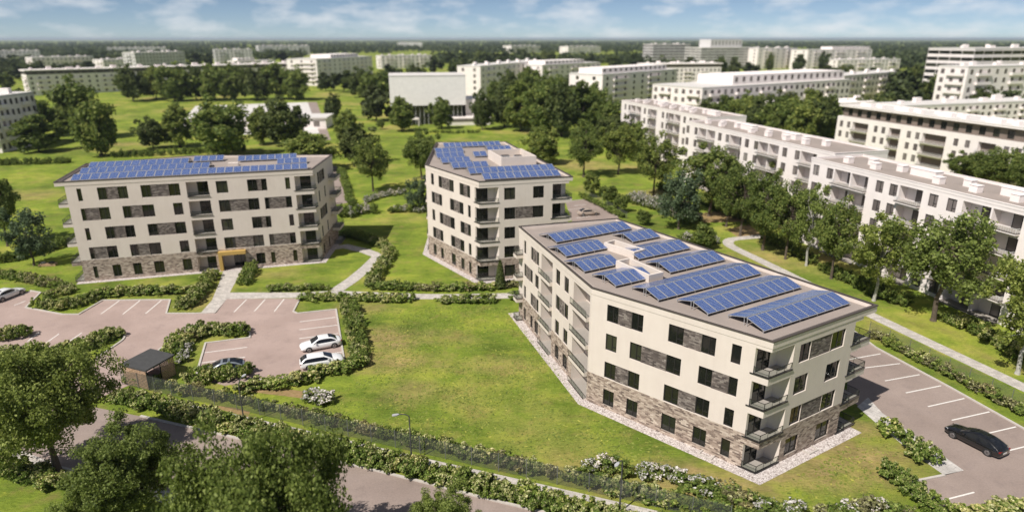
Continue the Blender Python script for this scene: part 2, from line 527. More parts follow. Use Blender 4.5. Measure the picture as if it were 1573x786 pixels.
# ------------------------------------------------------------------ the ground, roads, paths
gm = MB()
rings = [0, 60, 120, 240, 500, 1000, 2500, 6000, 14000, 30000]
seg = 64
for i in range(len(rings) - 1):
    for k in range(seg):
        a0, a1 = 2 * math.pi * k / seg, 2 * math.pi * (k + 1) / seg
        p = lambda r, a: (r * math.cos(a), r * math.sin(a) + 70, 0)
        if i == 0: gm.face([p(0, 0), p(rings[1], a0), p(rings[1], a1)])
        else: gm.face([p(rings[i], a0), p(rings[i + 1], a0), p(rings[i + 1], a1), p(rings[i], a1)])
struct(build(gm, 'ground', 'grass'))

def sheet(name, polys, mat, z, kind='structure'):
    mb = MB()
    for poly in polys:
        mb.face([(*p, z) for p in poly], 0, list(poly))
    return struct(build(mb, name, mat), kind)
def offset_line(pts, w):
    """left and right borders of a polyline of width w"""
    L, Rr = [], []
    n = len(pts)
    for i in range(n):
        a, b, c = V2(pts[max(i - 1, 0)]), V2(pts[i]), V2(pts[min(i + 1, n - 1)])
        d1 = b - a if i > 0 else c - b
        d2 = c - b if i < n - 1 else b - a
        d1, d2 = d1 / np.linalg.norm(d1), d2 / np.linalg.norm(d2)
        n1, n2 = np.array([-d1[1], d1[0]]), np.array([-d2[1], d2[0]])
        k = (n1 + n2) / (1 + n1 @ n2)
        L.append(tuple(b + k * w / 2))
        Rr.append(tuple(b - k * w / 2))
    return L, Rr
def strip_polys(pts, w):
    L, Rr = offset_line(pts, w)
    return [[Rr[i], Rr[i + 1], L[i + 1], L[i]] for i in range(len(pts) - 1)]
def smooth_line(pts, sub=5):
    P = [V2(p) for p in pts]
    out = []
    for i in range(len(P) - 1):
        p0, p1, p2, p3 = P[max(i - 1, 0)], P[i], P[i + 1], P[min(i + 2, len(P) - 1)]
        for k in range(sub):
            t = k / sub
            out.append(tuple(0.5 * (2 * p1 + (p2 - p0) * t + (2 * p0 - 5 * p1 + 4 * p2 - p3) * t * t + (3 * p1 - p0 - 3 * p2 + p3) * t ** 3)))
    out.append(tuple(P[-1]))
    return out
def kerb(pts, w=0.22, h=0.12):
    mb = MB()
    L, Rr = offset_line(pts, w)
    for i in range(len(pts) - 1):
        a, b, c, d = Rr[i], Rr[i + 1], L[i + 1], L[i]
        mb.face([(*a, h), (*b, h), (*c, h), (*d, h)])
        mb.face([(*a, 0), (*b, 0), (*b, h), (*a, h)])
        mb.face([(*c, 0), (*d, 0), (*d, h), (*c, h)])
    for (a, d, s_) in ((Rr[0], L[0], 1), (Rr[-1], L[-1], -1)):
        q = [(*a, 0), (*a, h), (*d, h), (*d, 0)]
        mb.face(q if s_ > 0 else q[::-1])
    return struct(build(mb, 'kerb', 'kerb_stone'))

# car park before the long block
park_top = [(-76.12, 83.18), (-73.59, 87.03), (-70.63, 88.94), (-68.57, 88.17), (-66.80, 82.60), (-60.23, 80.26), (-58.04, 80.26), (-57.78, 85.23), (-48.35, 85.40), (-46.46, 80.57), (-42.52, 80.57), (-40.00, 80.81), (-40.50, 85.79), (-30.12, 86.04), (-29.61, 81.23), (-28.84, 80.59), (-24.01, 81.97), (-19.15, 66.73)]
park_bot = [(-22.42, 63.12), (-27.88, 62.55), (-30.58, 61.43), (-34.48, 63.12), (-37.18, 71.60), (-32.41, 73.11), (-32.81, 74.37), (-33.76, 75.13), (-40.56, 76.31), (-41.66, 72.14), (-41.91, 69.69), (-38.51, 65.80), (-39.28, 62.55), (-40.91, 61.43), (-42.50, 58.78), (-50.34, 61.43), (-48.51, 64.88), (-48.05, 67.86), (-47.78, 70.90), (-47.80, 72.87), (-48.83, 74.56), (-49.93, 75.33), (-51.34, 73.42), (-52.77, 71.60), (-57.98, 69.18), (-62.42, 66.11)]
car_park = sheet('car_park', [park_top + park_bot], 'asphalt_pale', 0.006)
kerb([(-70.63, 88.94), (-68.57, 88.17), (-66.80, 82.60), (-60.23, 80.26), (-58.04, 80.26), (-57.78, 85.23), (-48.35, 85.40), (-46.46, 80.57), (-42.52, 80.57), (-40.00, 80.81)])
kerb([(-30.12, 86.04), (-29.61, 81.23), (-28.84, 80.59), (-24.01, 81.97), (-19.15, 66.73), (-22.42, 63.12), (-27.88, 62.55)])
kerb([(-34.48, 63.12), (-37.18, 71.60), (-32.41, 73.11), (-32.81, 74.37), (-33.76, 75.13), (-40.56, 76.31), (-41.66, 72.14), (-41.91, 69.69)])
kerb(smooth_line([(-48.05, 67.86), (-47.78, 70.90), (-47.80, 72.87), (-48.83, 74.56), (-49.93, 75.33), (-51.34, 73.42), (-52.77, 71.60), (-56.26, 70.03)], 4))
def bay_line(parent, a, b, w=0.14):
    mb = MB()
    for q in strip_polys([a, b], w):
        mb.face([(*p, 0.012) for p in q])
    return build(mb, 'parking_line', 'line_paint', parent)
for a, b in (((-71.59, 84.35), (-70.35, 88.68)), ((-69.00, 83.41), (-68.55, 85.06)), ((-55.20, 80.48), (-55.40, 85.18)), ((-52.21, 80.37), (-52.53, 85.31)), ((-49.27, 80.59), (-49.55, 85.43)),
             ((-37.59, 81.14), (-37.63, 85.55)), ((-34.95, 81.36), (-35.00, 85.67)), ((-32.21, 81.36), (-32.36, 85.79)),
             ((-27.71, 77.93), (-23.41, 79.40)), ((-26.99, 75.48), (-22.56, 76.91)), ((-26.24, 72.91), (-21.80, 74.40)), ((-24.54, 67.94), (-20.11, 69.26)),
             ((-36.31, 69.09), (-31.74, 70.55)), ((-35.41, 66.58), (-30.99, 68.02)), ((-59.15, 72.14), (-59.52, 74.75)), ((-56.60, 71.78), (-56.74, 74.27)), ((-54.06, 72.14), (-54.07, 74.56))):
    bay_line(car_park, a, b)

# street along the front hedge, and its verge
street_top = [(-67.76, 63.84), (-53.10, 59.56), (-43.06, 57.53), (-36.34, 55.50), (-26.52, 52.16), (-13.76, 47.80), (-7.15, 45.40), (-2.06, 43.44), (2.24, 41.94), (10.31, 39.10)]
street_bot = [(4.73, 32.03), (-3.78, 34.63), (-18.25, 40.89), (-29.11, 44.53), (-38.91, 47.43), (-44.17, 49.77), (-57.40, 52.29)]
street = sheet('street', [street_top + street_bot], 'asphalt', 0.006)
kerb(street_top[3:])
kerb([(-18.25, 40.89), (-29.11, 44.53), (-38.91, 47.43), (-44.17, 49.77), (-57.40, 52.29)])
sheet('pavement', [[(-44.10, 49.67), (-38.85, 47.35), (-29.06, 44.45), (-18.22, 40.82), (-18.86, 39.84), (-29.05, 43.42), (-38.48, 46.12), (-44.73, 49.10)]], 'paver', 0.006)
# front footpath between fence and hedge
sheet('footpath', strip_polys([(-41.19, 60.21), (-38.51, 59.30), (-33.63, 57.70), (-28.98, 56.08), (-25.58, 54.92), (-17.25, 51.93), (-8.05, 48.53), (1.67, 45.15), (10.29, 42.05), (17.62, 39.37)], 0.75), 'paver', 0.006)
# entrance walk, cross path and path to the second block
sheet('entrance_walk', [[(-45.61, 99.12), (-43.53, 99.43), (-42.30, 94.00), (-41.11, 88.30), (-30.82, 88.30), (-29.36, 86.28), (-40.50, 85.79), (-39.88, 80.92), (-41.98, 80.92), (-42.41, 85.31), (-44.67, 93.43), (-46.16, 98.18)]], 'paver', 0.006)
for nm, pts, w in (('cross_path', [(-30.41, 87.28), (-26.11, 88.04), (-13.64, 86.78), (-8.95, 86.65), (-0.37, 87.03), (2.48, 89.07)], 2.0),
                   ('garden_path', [(-25.80, 89.07), (-24.53, 93.43), (-23.48, 98.80), (-22.71, 105.11), (-25.65, 107.98), (-29.70, 110.61), (-31.83, 109.47)], 2.1)):
    sheet(nm, strip_polys(pts, w), 'paver', 0.010 if nm == 'garden_path' else 0.006)
# right-hand car park, its walkway, and the winding path
rp = [(43.11, 75.72), (43.50, 70.37), (46.35, 61.16), (48.47, 53.26), (50.47, 46.55), (42.77, 34.63), (31.36, 34.63), (32.60, 40.89), (32.26, 45.11), (33.68, 45.69), (38.67, 47.08), (35.63, 54.70), (34.47, 59.04)]
right_park = sheet('right_car_park', [rp], 'asphalt', 0.006)
kerb([(43.11, 75.72), (43.50, 70.37), (46.35, 61.16), (48.47, 53.26), (50.47, 46.55)])
for a, b in (((38.69, 67.37), (43.23, 68.84)), ((39.37, 65.34), (44.15, 66.42)), ((40.30, 62.47), (44.84, 63.84)), ((41.10, 59.95), (45.70, 61.43)), ((41.80, 57.28), (46.49, 58.85)),
             ((42.60, 54.81), (47.31, 56.32)), ((43.25, 52.19), (47.99, 53.69)), ((44.27, 49.82), (48.51, 51.16)), ((34.18, 43.18), (37.66, 44.25))):
    bay_line(right_park, a, b)
walk = sheet('walkway', [[(34.67, 57.28), (36.69, 59.04), (36.57, 56.08), (38.67, 47.08), (36.59, 46.42), (35.73, 49.67), (35.09, 53.69)], [(33.68, 45.69), (38.67, 47.08), (36.59, 46.42), (33.15, 45.44)]], 'paver_diag', 0.010)
# laid slabs of the walkway, each a stone of its own
SLAB = [V2(p) for p in ((36.69, 59.04), (36.57, 56.08), (38.67, 47.08), (36.59, 46.42), (35.73, 49.67), (35.09, 53.69))]
def inside(p, poly):
    c = False
    for i in range(len(poly)):
        (x0, y0), (x1, y1) = poly[i], poly[i - 1]
        if (y0 > p[1]) != (y1 > p[1]) and p[0] < (x1 - x0) * (p[1] - y0) / (y1 - y0) + x0: c = not c
    return c
dW = (SLAB[2] - SLAB[1]) / np.linalg.norm(SLAB[2] - SLAB[1])
nW = np.array([-dW[1], dW[0]])
pv = MB(); pv.box(-0.385, 0.385, -0.21, 0.21, 0.0, 0.02); pvm = pv.mesh('paving_slab', ['paver_diag'])
for i in range(-4, 30):
    for j in range(-8, 8):
        q = SLAB[1] + dW * (i * 0.8 + (0.4 if j % 2 else 0.0)) + nW * j * 0.45
        if all(inside(q + dW * a + nW * c, SLAB) for a in (-0.3, 0.3) for c in (-0.15, 0.15)):
            obj('paving_slab', pvm, walk, (q[0], q[1], 0.012 + random.uniform(0, 0.006)), math.atan2(dW[1], dW[0]) + random.uniform(-0.008, 0.008))
kerb([(33.15, 45.44), (33.63, 45.61), (36.56, 46.38)])
sheet('winding_path', strip_polys(smooth_line([(47.88, 117.09), (44.10, 116.03), (40.55, 114.79), (39.13, 112.57), (39.30, 109.47), (42.01, 100.72), (48.29, 79.40), (54.27, 61.02), (58.26, 48.91)], 5), 1.9), 'paver', 0.006)
# back car park and road beyond the second block, lane beside the long block
back_park = sheet('back_car_park', [[(12.10, 143.87), (17.84, 146.40), (21.89, 130.77), (22.52, 124.77), (12.17, 124.77)]], 'asphalt', 0.006)
kerb([(12.10, 143.87), (17.84, 146.40), (21.89, 130.77)])
sheet('side_lane', [[(-53.16, 187.74), (-50.89, 187.74), (-43.43, 165.08), (-36.74, 143.25), (-39.64, 140.82), (-43.04, 150.35)]], 'asphalt', 0.006)
sheet('back_court', [[(-133.31, 256.49), (-174.06, 365.83), (-118.66, 389.18), (-73.52, 256.49), (-96.87, 252.84)]], 'roof_pale', 0.006)
sheet('back_road', [[(-119.42, 389.18), (-114.09, 389.18), (-66.16, 239.19), (-69.50, 239.19)]], 'asphalt', 0.010)
for a, b in (((12.11, 136.75), (15.18, 137.89)), ((13.28, 129.73), (16.55, 131.29)), ((13.55, 140.22), (16.56, 141.42))):
    bay_line(back_park, a, b)
# bare litter beneath hedges and trees
sheet('bare_soil', [[(-29.93, 57.53), (-27.76, 57.04), (-25.93, 56.32), (-25.82, 55.38), (-28.92, 56.68)], [(-30.32, 61.98), (-26.90, 61.43), (-20.83, 60.08), (-21.12, 58.78), (-24.73, 59.56), (-29.21, 60.61)],
                    [(41.56, 121.50), (47.12, 124.77), (47.05, 115.82), (42.40, 114.58)], [(37.44, 132.35), (47.03, 136.75), (47.30, 127.21), (38.46, 126.22)]], 'soil_litter', 0.004)

# ------------------------------------------------------------------ apartment blocks
WIN_CACHE = {}
def window_meshes(w, h, frame, glass):
    key = (round(w, 2), round(h, 2), frame, glass)
    if key not in WIN_CACHE:
        w, h = key[:2]
        t = 0.06
        mb = MB()
        mb.box(0, w, -0.02, 0.05, 0, t)
        mb.box(0, w, -0.02, 0.05, h - t, h)
        mb.box(0, t, -0.02, 0.05, t, h - t)
        mb.box(w - t, w, -0.02, 0.05, t, h - t)
        if w > 0.95:
            mx_ = w * 0.54
            mb.box(mx_ - 0.04, mx_ + 0.04, -0.018, 0.05, t, h - t)
            if w > 1.2: mb.box(mx_ + 0.04, w - t, -0.016, 0.05, h * 0.26, h * 0.26 + 0.06)
        fr = mb.mesh('window', [frame])
        pb = MB()
        pb.face([(t * .6, 0.03, t * .6), (w - t * .6, 0.03, t * .6), (w - t * .6, 0.03, h - t * .6), (t * .6, 0.03, h - t * .6)])
        WIN_CACHE[key] = (fr, pb.mesh('pane', [glass]))
    return WIN_CACHE[key]
def add_window(root, P, d, s0, s1, z0, z1, depth, frame='frame_dark', glass='window_glass', name='window'):
    fr, pn = window_meshes(s1 - s0, z1 - z0, frame, glass)
    nin = np.array([-d[1], d[0]])
    q = V2(P) + d * s0 + nin * depth
    o = obj(name, fr, root, (q[0], q[1], z0), math.atan2(d[1], d[0]))
    pn_o = obj('pane', pn, o)
    pn_o.rotation_euler = (random.uniform(-0.006, 0.006), 0, random.uniform(-0.008, 0.008))
    return o
RAIL_CACHE = {}
def add_railing(parent, L, loc, rz, h=0.62, bars=False, mat='frame_dark'):
    """railing of length L along local x, glass infill or bars"""
    key = (round(L, 2), h, bars, mat)
    if key not in RAIL_CACHE:
        L = key[0]
        mb = MB()
        mb.box(0, L, -0.02, 0.02, h - 0.04, h)
        n = max(2, int(L / 0.9) + 1) if not bars else max(3, int(L / 0.30))
        for k in range(n):
            x = 0.02 + (L - 0.04) * k / (n - 1)
            mb.box(x - 0.012, x + 0.012, -0.012, 0.012, 0, h - 0.04)
        gb = MB()
        gb.box(0.02, L - 0.02, -0.006, 0.006, 0.09, h - 0.05)
        RAIL_CACHE[key] = (mb.mesh('railing', [mat]), gb.mesh('glass_panel', ['rail_glass']))
    a, g = RAIL_CACHE[key]
    r = obj('railing', a, parent, loc, rz)
    if not bars:
        r2 = obj('glass_panel', g, parent, loc, rz)
    return r

def facade(root, P, Q, top, ops, sa=0.0, sb=None, brick=3.35, mats=('plaster_cream', 'brick_tan'), frame='frame_dark', glass='window_glass', back_mat=0, wall_name='wall'):
    """wall from P to Q (outside on the right hand) with openings cut through it.
    ops: (s0, s1, z0, z1, kind) with kind w window, p brick panel, L loggia, N corner notch, H plain hole"""
    P, Q = V2(P), V2(Q)
    Ln = np.linalg.norm(Q - P)
    d = (Q - P) / Ln
    nin = np.array([-d[1], d[0]])
    if sb is None: sb = Ln
    S = sorted({sa, sb, *[min(max(v, sa), sb) for o in ops for v in o[:2]]})
    Z = sorted({0.0, top, *( [brick] if 0 < brick < top else []), *[v for o in ops for v in o[2:4] if v < top]})
    mb = MB()
    def pt(s, z, dep=0.0):
        q = P + d * s + nin * dep
        return (q[0], q[1], z)
    for i in range(len(S) - 1):
        for j in range(len(Z) - 1):
            s0, s1, z0, z1 = S[i], S[i + 1], Z[j], Z[j + 1]
            sm, zm = (s0 + s1) / 2, (z0 + z1) / 2
            if any(o[0] < sm < o[1] and o[2] < zm < o[3] for o in ops): continue
            mb.face([pt(s0, z0), pt(s1, z0), pt(s1, z1), pt(s0, z1)], 1 if zm < brick else 0, [(s0, z0), (s1, z0), (s1, z1), (s0, z1)])
    for (s0, s1, z0, z1, kind) in ops:
        if kind in 'NH': continue
        dep = {'w': 0.20, 'p': 0.05, 'L': 1.5, 'E': 1.7}[kind]
        mi = 1 if (z0 + z1) / 2 < brick and kind != 'L' else 0
        mb.face([pt(s0, z0), pt(s0, z0, dep), pt(s0, z1, dep), pt(s0, z1)], mi, [(0, z0), (dep, z0), (dep, z1), (0, z1)])
        mb.face([pt(s1, z0, dep), pt(s1, z0), pt(s1, z1), pt(s1, z1, dep)], mi, [(0, z0), (dep, z0), (dep, z1), (0, z1)])
        mb.face([pt(s0, z0), pt(s1, z0), pt(s1, z0, dep), pt(s0, z0, dep)], 2 if kind in 'LE' else mi)
        mb.face([pt(s0, z1, dep), pt(s1, z1, dep), pt(s1, z1), pt(s0, z1)], mi)
        if kind == 'w':
            add_window(root, P, d, s0, s1, z0, z1, 0.12, frame, glass)
        elif kind == 'p':
            pb = MB()
            pb.face([pt(s0, z0, 0.045), pt(s1, z0, 0.045), pt(s1, z1, 0.045), pt(s0, z1, 0.045)], 0, [(s0, z0), (s1, z0), (s1, z1), (s0, z1)])
            build(pb, 'brick_panel', 'brick_dark', root)
        elif kind == 'L':
            w = s1 - s0
            gl0, gl1 = s0 + w * 0.42, s1 - 0.12
            for (a, b_, c, e) in ((s0, gl0, z0, z1), (gl1, s1, z0, z1), (gl0, gl1, z0 + 2.15, z1)):
                mb.face([pt(a, c, dep), pt(b_, c, dep), pt(b_, e, dep), pt(a, e, dep)], 0)
            add_window(root, P, d, gl0, gl1, z0 + 0.01, z0 + 2.15, dep, frame, glass, 'balcony_door')
    build(mb, wall_name, [*mats, 'floor_tile'], root)
    return P, d, nin

def balcony(root, P, d, s0, s1, z, out=0.06, bars=False, rail_mat='frame_dark', h=0.62, tray=0.0):
    """dark lip and railing closing the front of a loggia"""
    nout = np.array([d[1], -d[0]])
    mb = MB()
    a = V2(P) + d * s0
    M = Matrix.Translation((a[0], a[1], 0)) @ Matrix.Rotation(math.atan2(d[1], d[0]), 4, 'Z')
    if tray:
        mb.box(-0.03, s1 - s0 + 0.03, -tray - 0.03, -tray + 0.05, z - 0.01, z + 0.05, 0, M)
        mb.box(0.0, s1 - s0, -tray, -0.004, z - 0.46, z - 0.012, 1, M)
        mb.box(0.02, s1 - s0 - 0.02, -tray + 0.05, -0.004, z - 0.012, z + 0.002, 2, M)
    else:
        mb.box(-0.03, s1 - s0 + 0.03, -out - 0.04, 0.06, z - 0.01, z + 0.05, 0, M)
    o = build(mb, 'balcony_edge', ['frame_dark', 'plaster_cream', 'floor_tile'], root)
    q = a + nout * (tray if tray else out * 0.3)
    add_railing(o, s1 - s0, (q[0], q[1], z + 0.05), math.atan2(d[1], d[0]), h, bars, rail_mat)
    return o
def proj_balcony(root, O, d, w, depth, z, mat='plaster_cream', th=0.62, bars=False, rail_mat='frame_dark', rail=True):
    """a slab standing out of a wall: O wall point, d along the wall (outside on the right), depth outwards"""
    ang = math.atan2(d[1], d[0])
    M = Matrix.Translation((O[0], O[1], 0)) @ Matrix.Rotation(ang, 4, 'Z')
    mb = MB()
    mb.box(0, w, -depth, -0.01, z - th, z - 0.02, 0, M)
    mb.box(-0.04, w + 0.04, -depth - 0.04, -0.01, z - 0.02, z + 0.04, 1, M)
    mb.box(0.12, w - 0.12, -depth + 0.12, -0.012, z + 0.04, z + 0.05, 2, M)
    o = build(mb, 'balcony', [mat, 'coping_dark', 'floor_tile'], root)
    if rail:
        def loc(x, y):
            q = M @ Vector((x, y, 0)); return (q[0], q[1], z + 0.04)
        add_railing(o, w - 0.1, loc(0.05, -depth + 0.03), ang, 0.62, bars, rail_mat)
        add_railing(o, depth - 0.1, loc(0.03, -0.06), ang - math.pi / 2, 0.62, bars, rail_mat)
        add_railing(o, depth - 0.1, loc(w - 0.03, -0.06), ang - math.pi / 2, 0.62, bars, rail_mat)
    return o

def notch(root, X, d1, d2, w1, w2, zs, glaze, top_extra, g0=0.25, g1=1.95):
    """open corner loggia: walls a-c and c-b set back from corner X; zs list of (floor, ceiling)"""
    X, d1, d2 = V2(X), V2(d1), V2(d2)
    a, b_ = X - d1 * w1, X + d2 * w2
    c = a + d2 * w2
    mb = MB()
    for k, (z0, z1) in enumerate(zs):
        for (p, q, dd, which) in ((a, c, d2, 'a'), (c, b_, d1, 'b')):
            l = np.linalg.norm(q - p)
            cells = [(0, l, z0, z1)]
            if which == glaze:
                cells = [(0, g0, z0, z1), (g0, g1, z0 + 2.12, z1), (g1, l, z0, z1)]
                add_window(root, p, dd, g0, g1, z0 + 0.02, z0 + 2.12, 0.02, name='balcony_door')
            for (s0, s1, e0, e1) in cells:
                u, v = p + dd * s0, p + dd * s1
                mb.face([(*u, e0), (*v, e0), (*v, e1), (*u, e1)], 0)
        mb.face([(*a, z0), (*X, z0), (*b_, z0), (*c, z0)], 1)
        mb.face([(*c, z1), (*b_, z1), (*X, z1), (*a, z1)], 0)
        ang1, ang2 = math.atan2(d1[1], d1[0]), math.atan2(d2[1], d2[0])
        e = MB()
        M1 = Matrix.Translation((a[0], a[1], 0)) @ Matrix.Rotation(ang1, 4, 'Z')
        M2 = Matrix.Translation((X[0], X[1], 0)) @ Matrix.Rotation(ang2, 4, 'Z')
        e.box(-0.25, w1 + 0.06, -0.08, 0.10, z0 - 0.035, z0 + 0.04, 0, M1)
        e.box(0.10, w2 + 0.10, -0.08, 0.10, z0 - 0.034, z0 + 0.041, 0, M2)
        o = build(e, 'balcony_edge', 'frame_dark', root)
        add_railing(o, w1, (a[0], a[1], z0 + 0.05), ang1)
        add_railing(o, w2, (X[0], X[1], z0 + 0.05), ang2)
    build(mb, 'loggia', ['plaster_cream', 'floor_tile'], root)

def roof(root, poly, zt, drop=0.68, rec=0.38, wall_mat='plaster_cream', mem='roof_membrane', cope='coping_dark', t=0.30):
    out = offset_poly(poly, 0.04)
    inn = offset_poly(poly, -t)
    mb = MB()
    n = len(poly)
    for i in range(n):
        j = (i + 1) % n
        a, b_, c, e = out[i], out[j], inn[j], inn[i]
        mb.face([(*a, zt - drop), (*b_, zt - drop), (*b_, zt - 0.05), (*a, zt - 0.05)])
        mb.face([(*c, zt - rec), (*e, zt - rec), (*e, zt - 0.05), (*c, zt - 0.05)])
    mb.face([(*p, zt - drop) for p in reversed(out)])
    build(mb, 'parapet', wall_mat, root)
    rb = MB()
    rb.face([(*p, zt - rec) for p in offset_poly(poly, -t + 0.02)])
    r = build(rb, 'roof', mem, root)
    cb = MB()
    o2, i2 = offset_poly(poly, 0.09), offset_poly(poly, -0.16)
    for i in range(n):
        j = (i + 1) % n
        a, b_, c, e = o2[i], o2[j], i2[j], i2[i]
        cb.face([(*a, zt), (*b_, zt), (*c, zt), (*e, zt)])
        cb.face([(*a, zt - 0.10), (*b_, zt - 0.10), (*b_, zt), (*a, zt)])
        cb.face([(*c, zt - 0.06), (*e, zt - 0.06), (*e, zt), (*c, zt)])
        cb.face([(*a, zt - 0.10), (*e, zt - 0.06), (*c, zt - 0.06), (*b_, zt - 0.10)])
    build(cb, 'coping', cope, root)
    return r

def ops_from(rows, st=3.0, sill=0.42, head=2.15):
    """rows: {storey: [(kind, s0, s1), ...]}"""
    out = []
    for k, row in rows.items():
        for (kind, s0, s1) in row:
            if kind in 'LN': out.append((s0, s1, st * k + 0.10, st * k + 2.40, kind))
            elif kind == 'E': out.append((s0, s1, 0.03, 2.55, kind))
            else: out.append((s0, s1, st * k + sill, st * k + head, kind))
    return out
def grp(*v):
    """window, panel, window from four s values; window alone from two"""
    if len(v) == 2: return [('w', v[0], v[1])]
    return [('w', v[0], v[1]), ('p', v[1], v[2]), ('w', v[2], v[3])]
def unit(a, b_):
    v = V2(b_) - V2(a)
    return v / np.linalg.norm(v)
def gravel_ring(poly, w, root=None):
    o = offset_poly(poly, w)
    i_ = offset_poly(poly, -0.3)
    n = len(poly)
    return sheet('gravel_strip', [[o[k], o[(k + 1) % n], i_[(k + 1) % n], i_[k]] for k in range(n)], 'gravel', 0.014)

# ---- block C: four storeys, nearest
C0, C1, C2, C3, C4 = (7.69, 58.37), (20.64, 46.58), (32.75, 54.01), (13.95, 83.77), (0.91, 79.95)
rc = thing('apartment_block', 'cream four-storey block with tented solar rows on its roof, nearest to the front lawn', 'building', (0, 0, 0), group='cream apartment blocks')
polyC = [C0, C1, C2, C3, C4]
TC = 12.4
dL1, dL2, dF = unit(C0, C1), unit(C4, C0), unit(C1, C2)
LL1 = math.dist(C0, C1)
a_ = grp(1.85, 3.1, 4.55, 5.8) + grp(8.4, 9.85, 11.55, 12.85) + grp(14.25, 15.08) + [('N', LL1 - 1.3, LL1 + 0.1)]
b_ = grp(1.85, 3.1) + grp(4.57, 5.8, 8.4, 9.85) + grp(11.55, 12.8, 14.3, 15.08) + [('N', LL1 - 1.3, LL1 + 0.1)]
c_ = grp(1.85, 3.1) + grp(4.57, 5.8) + grp(8.4, 9.85) + grp(11.57, 12.85) + grp(14.27, 15.08) + [('N', LL1 - 1.3, LL1 + 0.1)]
facade(rc, C0, C1, TC - 0.68, ops_from({3: a_, 2: b_, 1: a_, 0: c_}))
logs = [('L', 8.45, 12.1), ('L', 18.2, 22.3)]
a_ = grp(2.0, 2.85) + grp(4.65, 5.5, 6.65, 7.6) + grp(13.1, 14.35) + grp(15.6, 16.85) + logs
b_ = grp(2.1, 2.95, 4.3, 5.4) + grp(6.25, 7.55) + grp(13.2, 14.35, 15.7, 16.85) + logs
c_ = grp(2.0, 2.9) + grp(4.6, 5.5) + grp(6.2, 7.5) + grp(13.2, 14.4) + grp(15.6, 16.9) + logs
facade(rc, C4, C0, TC - 0.68, ops_from({3: a_, 2: b_, 1: a_, 0: c_}))
for k in range(4):
    for s0, s1 in ((8.45, 12.1), (18.2, 22.3)):
        balcony(rc, C4, dL2, s0, s1, 3 * k + 0.10, 0.40, tray=0.38)
nF = [('N', -0.1, 2.9), ('N', 11.3, 13.0)]
a_ = grp(3.7, 5.15, 8.0, 9.95) + nF
facade(rc, C1, C2, TC - 0.68, ops_from({3: a_, 2: grp(3.6, 5.35) + grp(7.9, 9.85) + nF, 1: a_, 0: grp(3.6, 5.35) + grp(7.9, 9.85) + nF}), 0, 12.4)
notch(rc, C1, dL1, dF, 1.3, 2.9, [(3 * k + 0.10, 3 * k + 2.40) for k in range(4)], 'a', 0)
CR = tuple(V2(C1) + dF * 12.4)
dRt = unit(C2, C3)
CB = tuple(V2(C3) - unit(C3, C4) * -1.8)
notch(rc, CR, dF, unit(CR, CB), 1.1, 1.4, [(3 * k + 0.10, 3 * k + 2.40) for k in range(4)], 'b', 0, 0.2, 1.0)
LR = math.dist(CR, CB)
rgt = [('N', -0.1, 1.4)] + grp(6, 7.2) + grp(9, 10.2, 12, 13.2) + grp(16, 17.2) + grp(20, 21.2, 23, 24.2) + grp(28, 29.5)
facade(rc, CR, CB, TC - 0.68, ops_from({k: rgt for k in range(4)}), 0, LR)
facade(rc, CB, C4, TC - 0.68, ops_from({k: grp(2, 3.2) + grp(5, 6.2, 8, 9.2) for k in range(4)}))
for k in range(4):
    proj_balcony(rc, CR, unit(CR, CB), 4.2, 1.75, 3 * k + 0.12, 'brick_tan' if k <= 1 else 'plaster_cream', 0.62 if k else 0.35)
    q = V2(CR) + unit(CR, CB) * 14
    proj_balcony(rc, q, unit(CR, CB), 4.2, 1.75, 3 * k + 0.12, 'plaster_cream', 0.62 if k else 0.35)
    q = V2(C4) + dL2 * 0.4
    proj_balcony(rc, q + np.array([0, 0]), dL2, 1.3, 0.9, 3 * k + 0.12, 'brick_tan' if k < 1 else 'plaster_cream', 0.5 if k else 0.3)
roofC = roof(rc, polyC, TC)
gravel_ring([C4, C0, C1, CR, CB], 1.15)

# ---- block B: five storeys, behind it
B0, B1, B2, B3, B4 = (-14.24, 106.33), (-4.81, 92.88), (9.1, 96.66), (-1.31, 131.48), (-15.09, 130.61)
rb_ = thing('apartment_block', 'cream five-storey block beside the conical evergreen, with a white walled plant enclosure on its roof', 'building', (0, 0, 0), group='cream apartment blocks')
TB = 15.45
dBL, dBF = unit(B0, B1), unit(B1, B2)
LB = math.dist(B0, B1)
nB = [('N', LB - 1.2, LB + 0.1)]
a_ = grp(1.75, 2.7) + grp(4.26, 5.3, 7.65, 9.1) + grp(10.85, 12.05, 13.0, 13.95) + nB
b_ = grp(1.76, 2.75, 4.2, 5.25) + grp(7.76, 9.0, 10.6, 11.9) + grp(13.22, 14.0) + nB
c_ = grp(1.7, 2.75) + grp(4.26, 5.2) + grp(7.8, 9.1) + grp(10.8, 11.8) + grp(13.2, 13.9) + nB
facade(rb_, B0, B1, TB - 0.68, ops_from({4: a_, 3: b_, 2: a_, 1: b_, 0: c_}, head=2.3))
nF = [('N', -0.1, 2.95), ('N', 11.3, 14.2)]
a_ = grp(3.8, 5.5) + grp(8.25, 9.95) + nF
b_ = grp(3.8, 5.5, 8.2, 9.93) + nF
facade(rb_, B1, B2, TB - 0.68, ops_from({4: a_, 3: b_, 2: a_, 1: b_, 0: a_}, head=2.25), 0, 13.9)
zB = [(3 * k + 0.10, 3 * k + 2.40) for k in range(5)]
notch(rb_, B1, dBL, dBF, 1.2, 2.95, zB, 'a', 0, 0.2, 1.95)
BR = tuple(V2(B1) + dBF * 13.9)
BB = tuple(V2(B3) + unit(B3, B4) * 0.5)
notch(rb_, BR, dBF, unit(BR, BB), 2.6, 1.4, zB, 'b', 0, 0.1, 1.85)
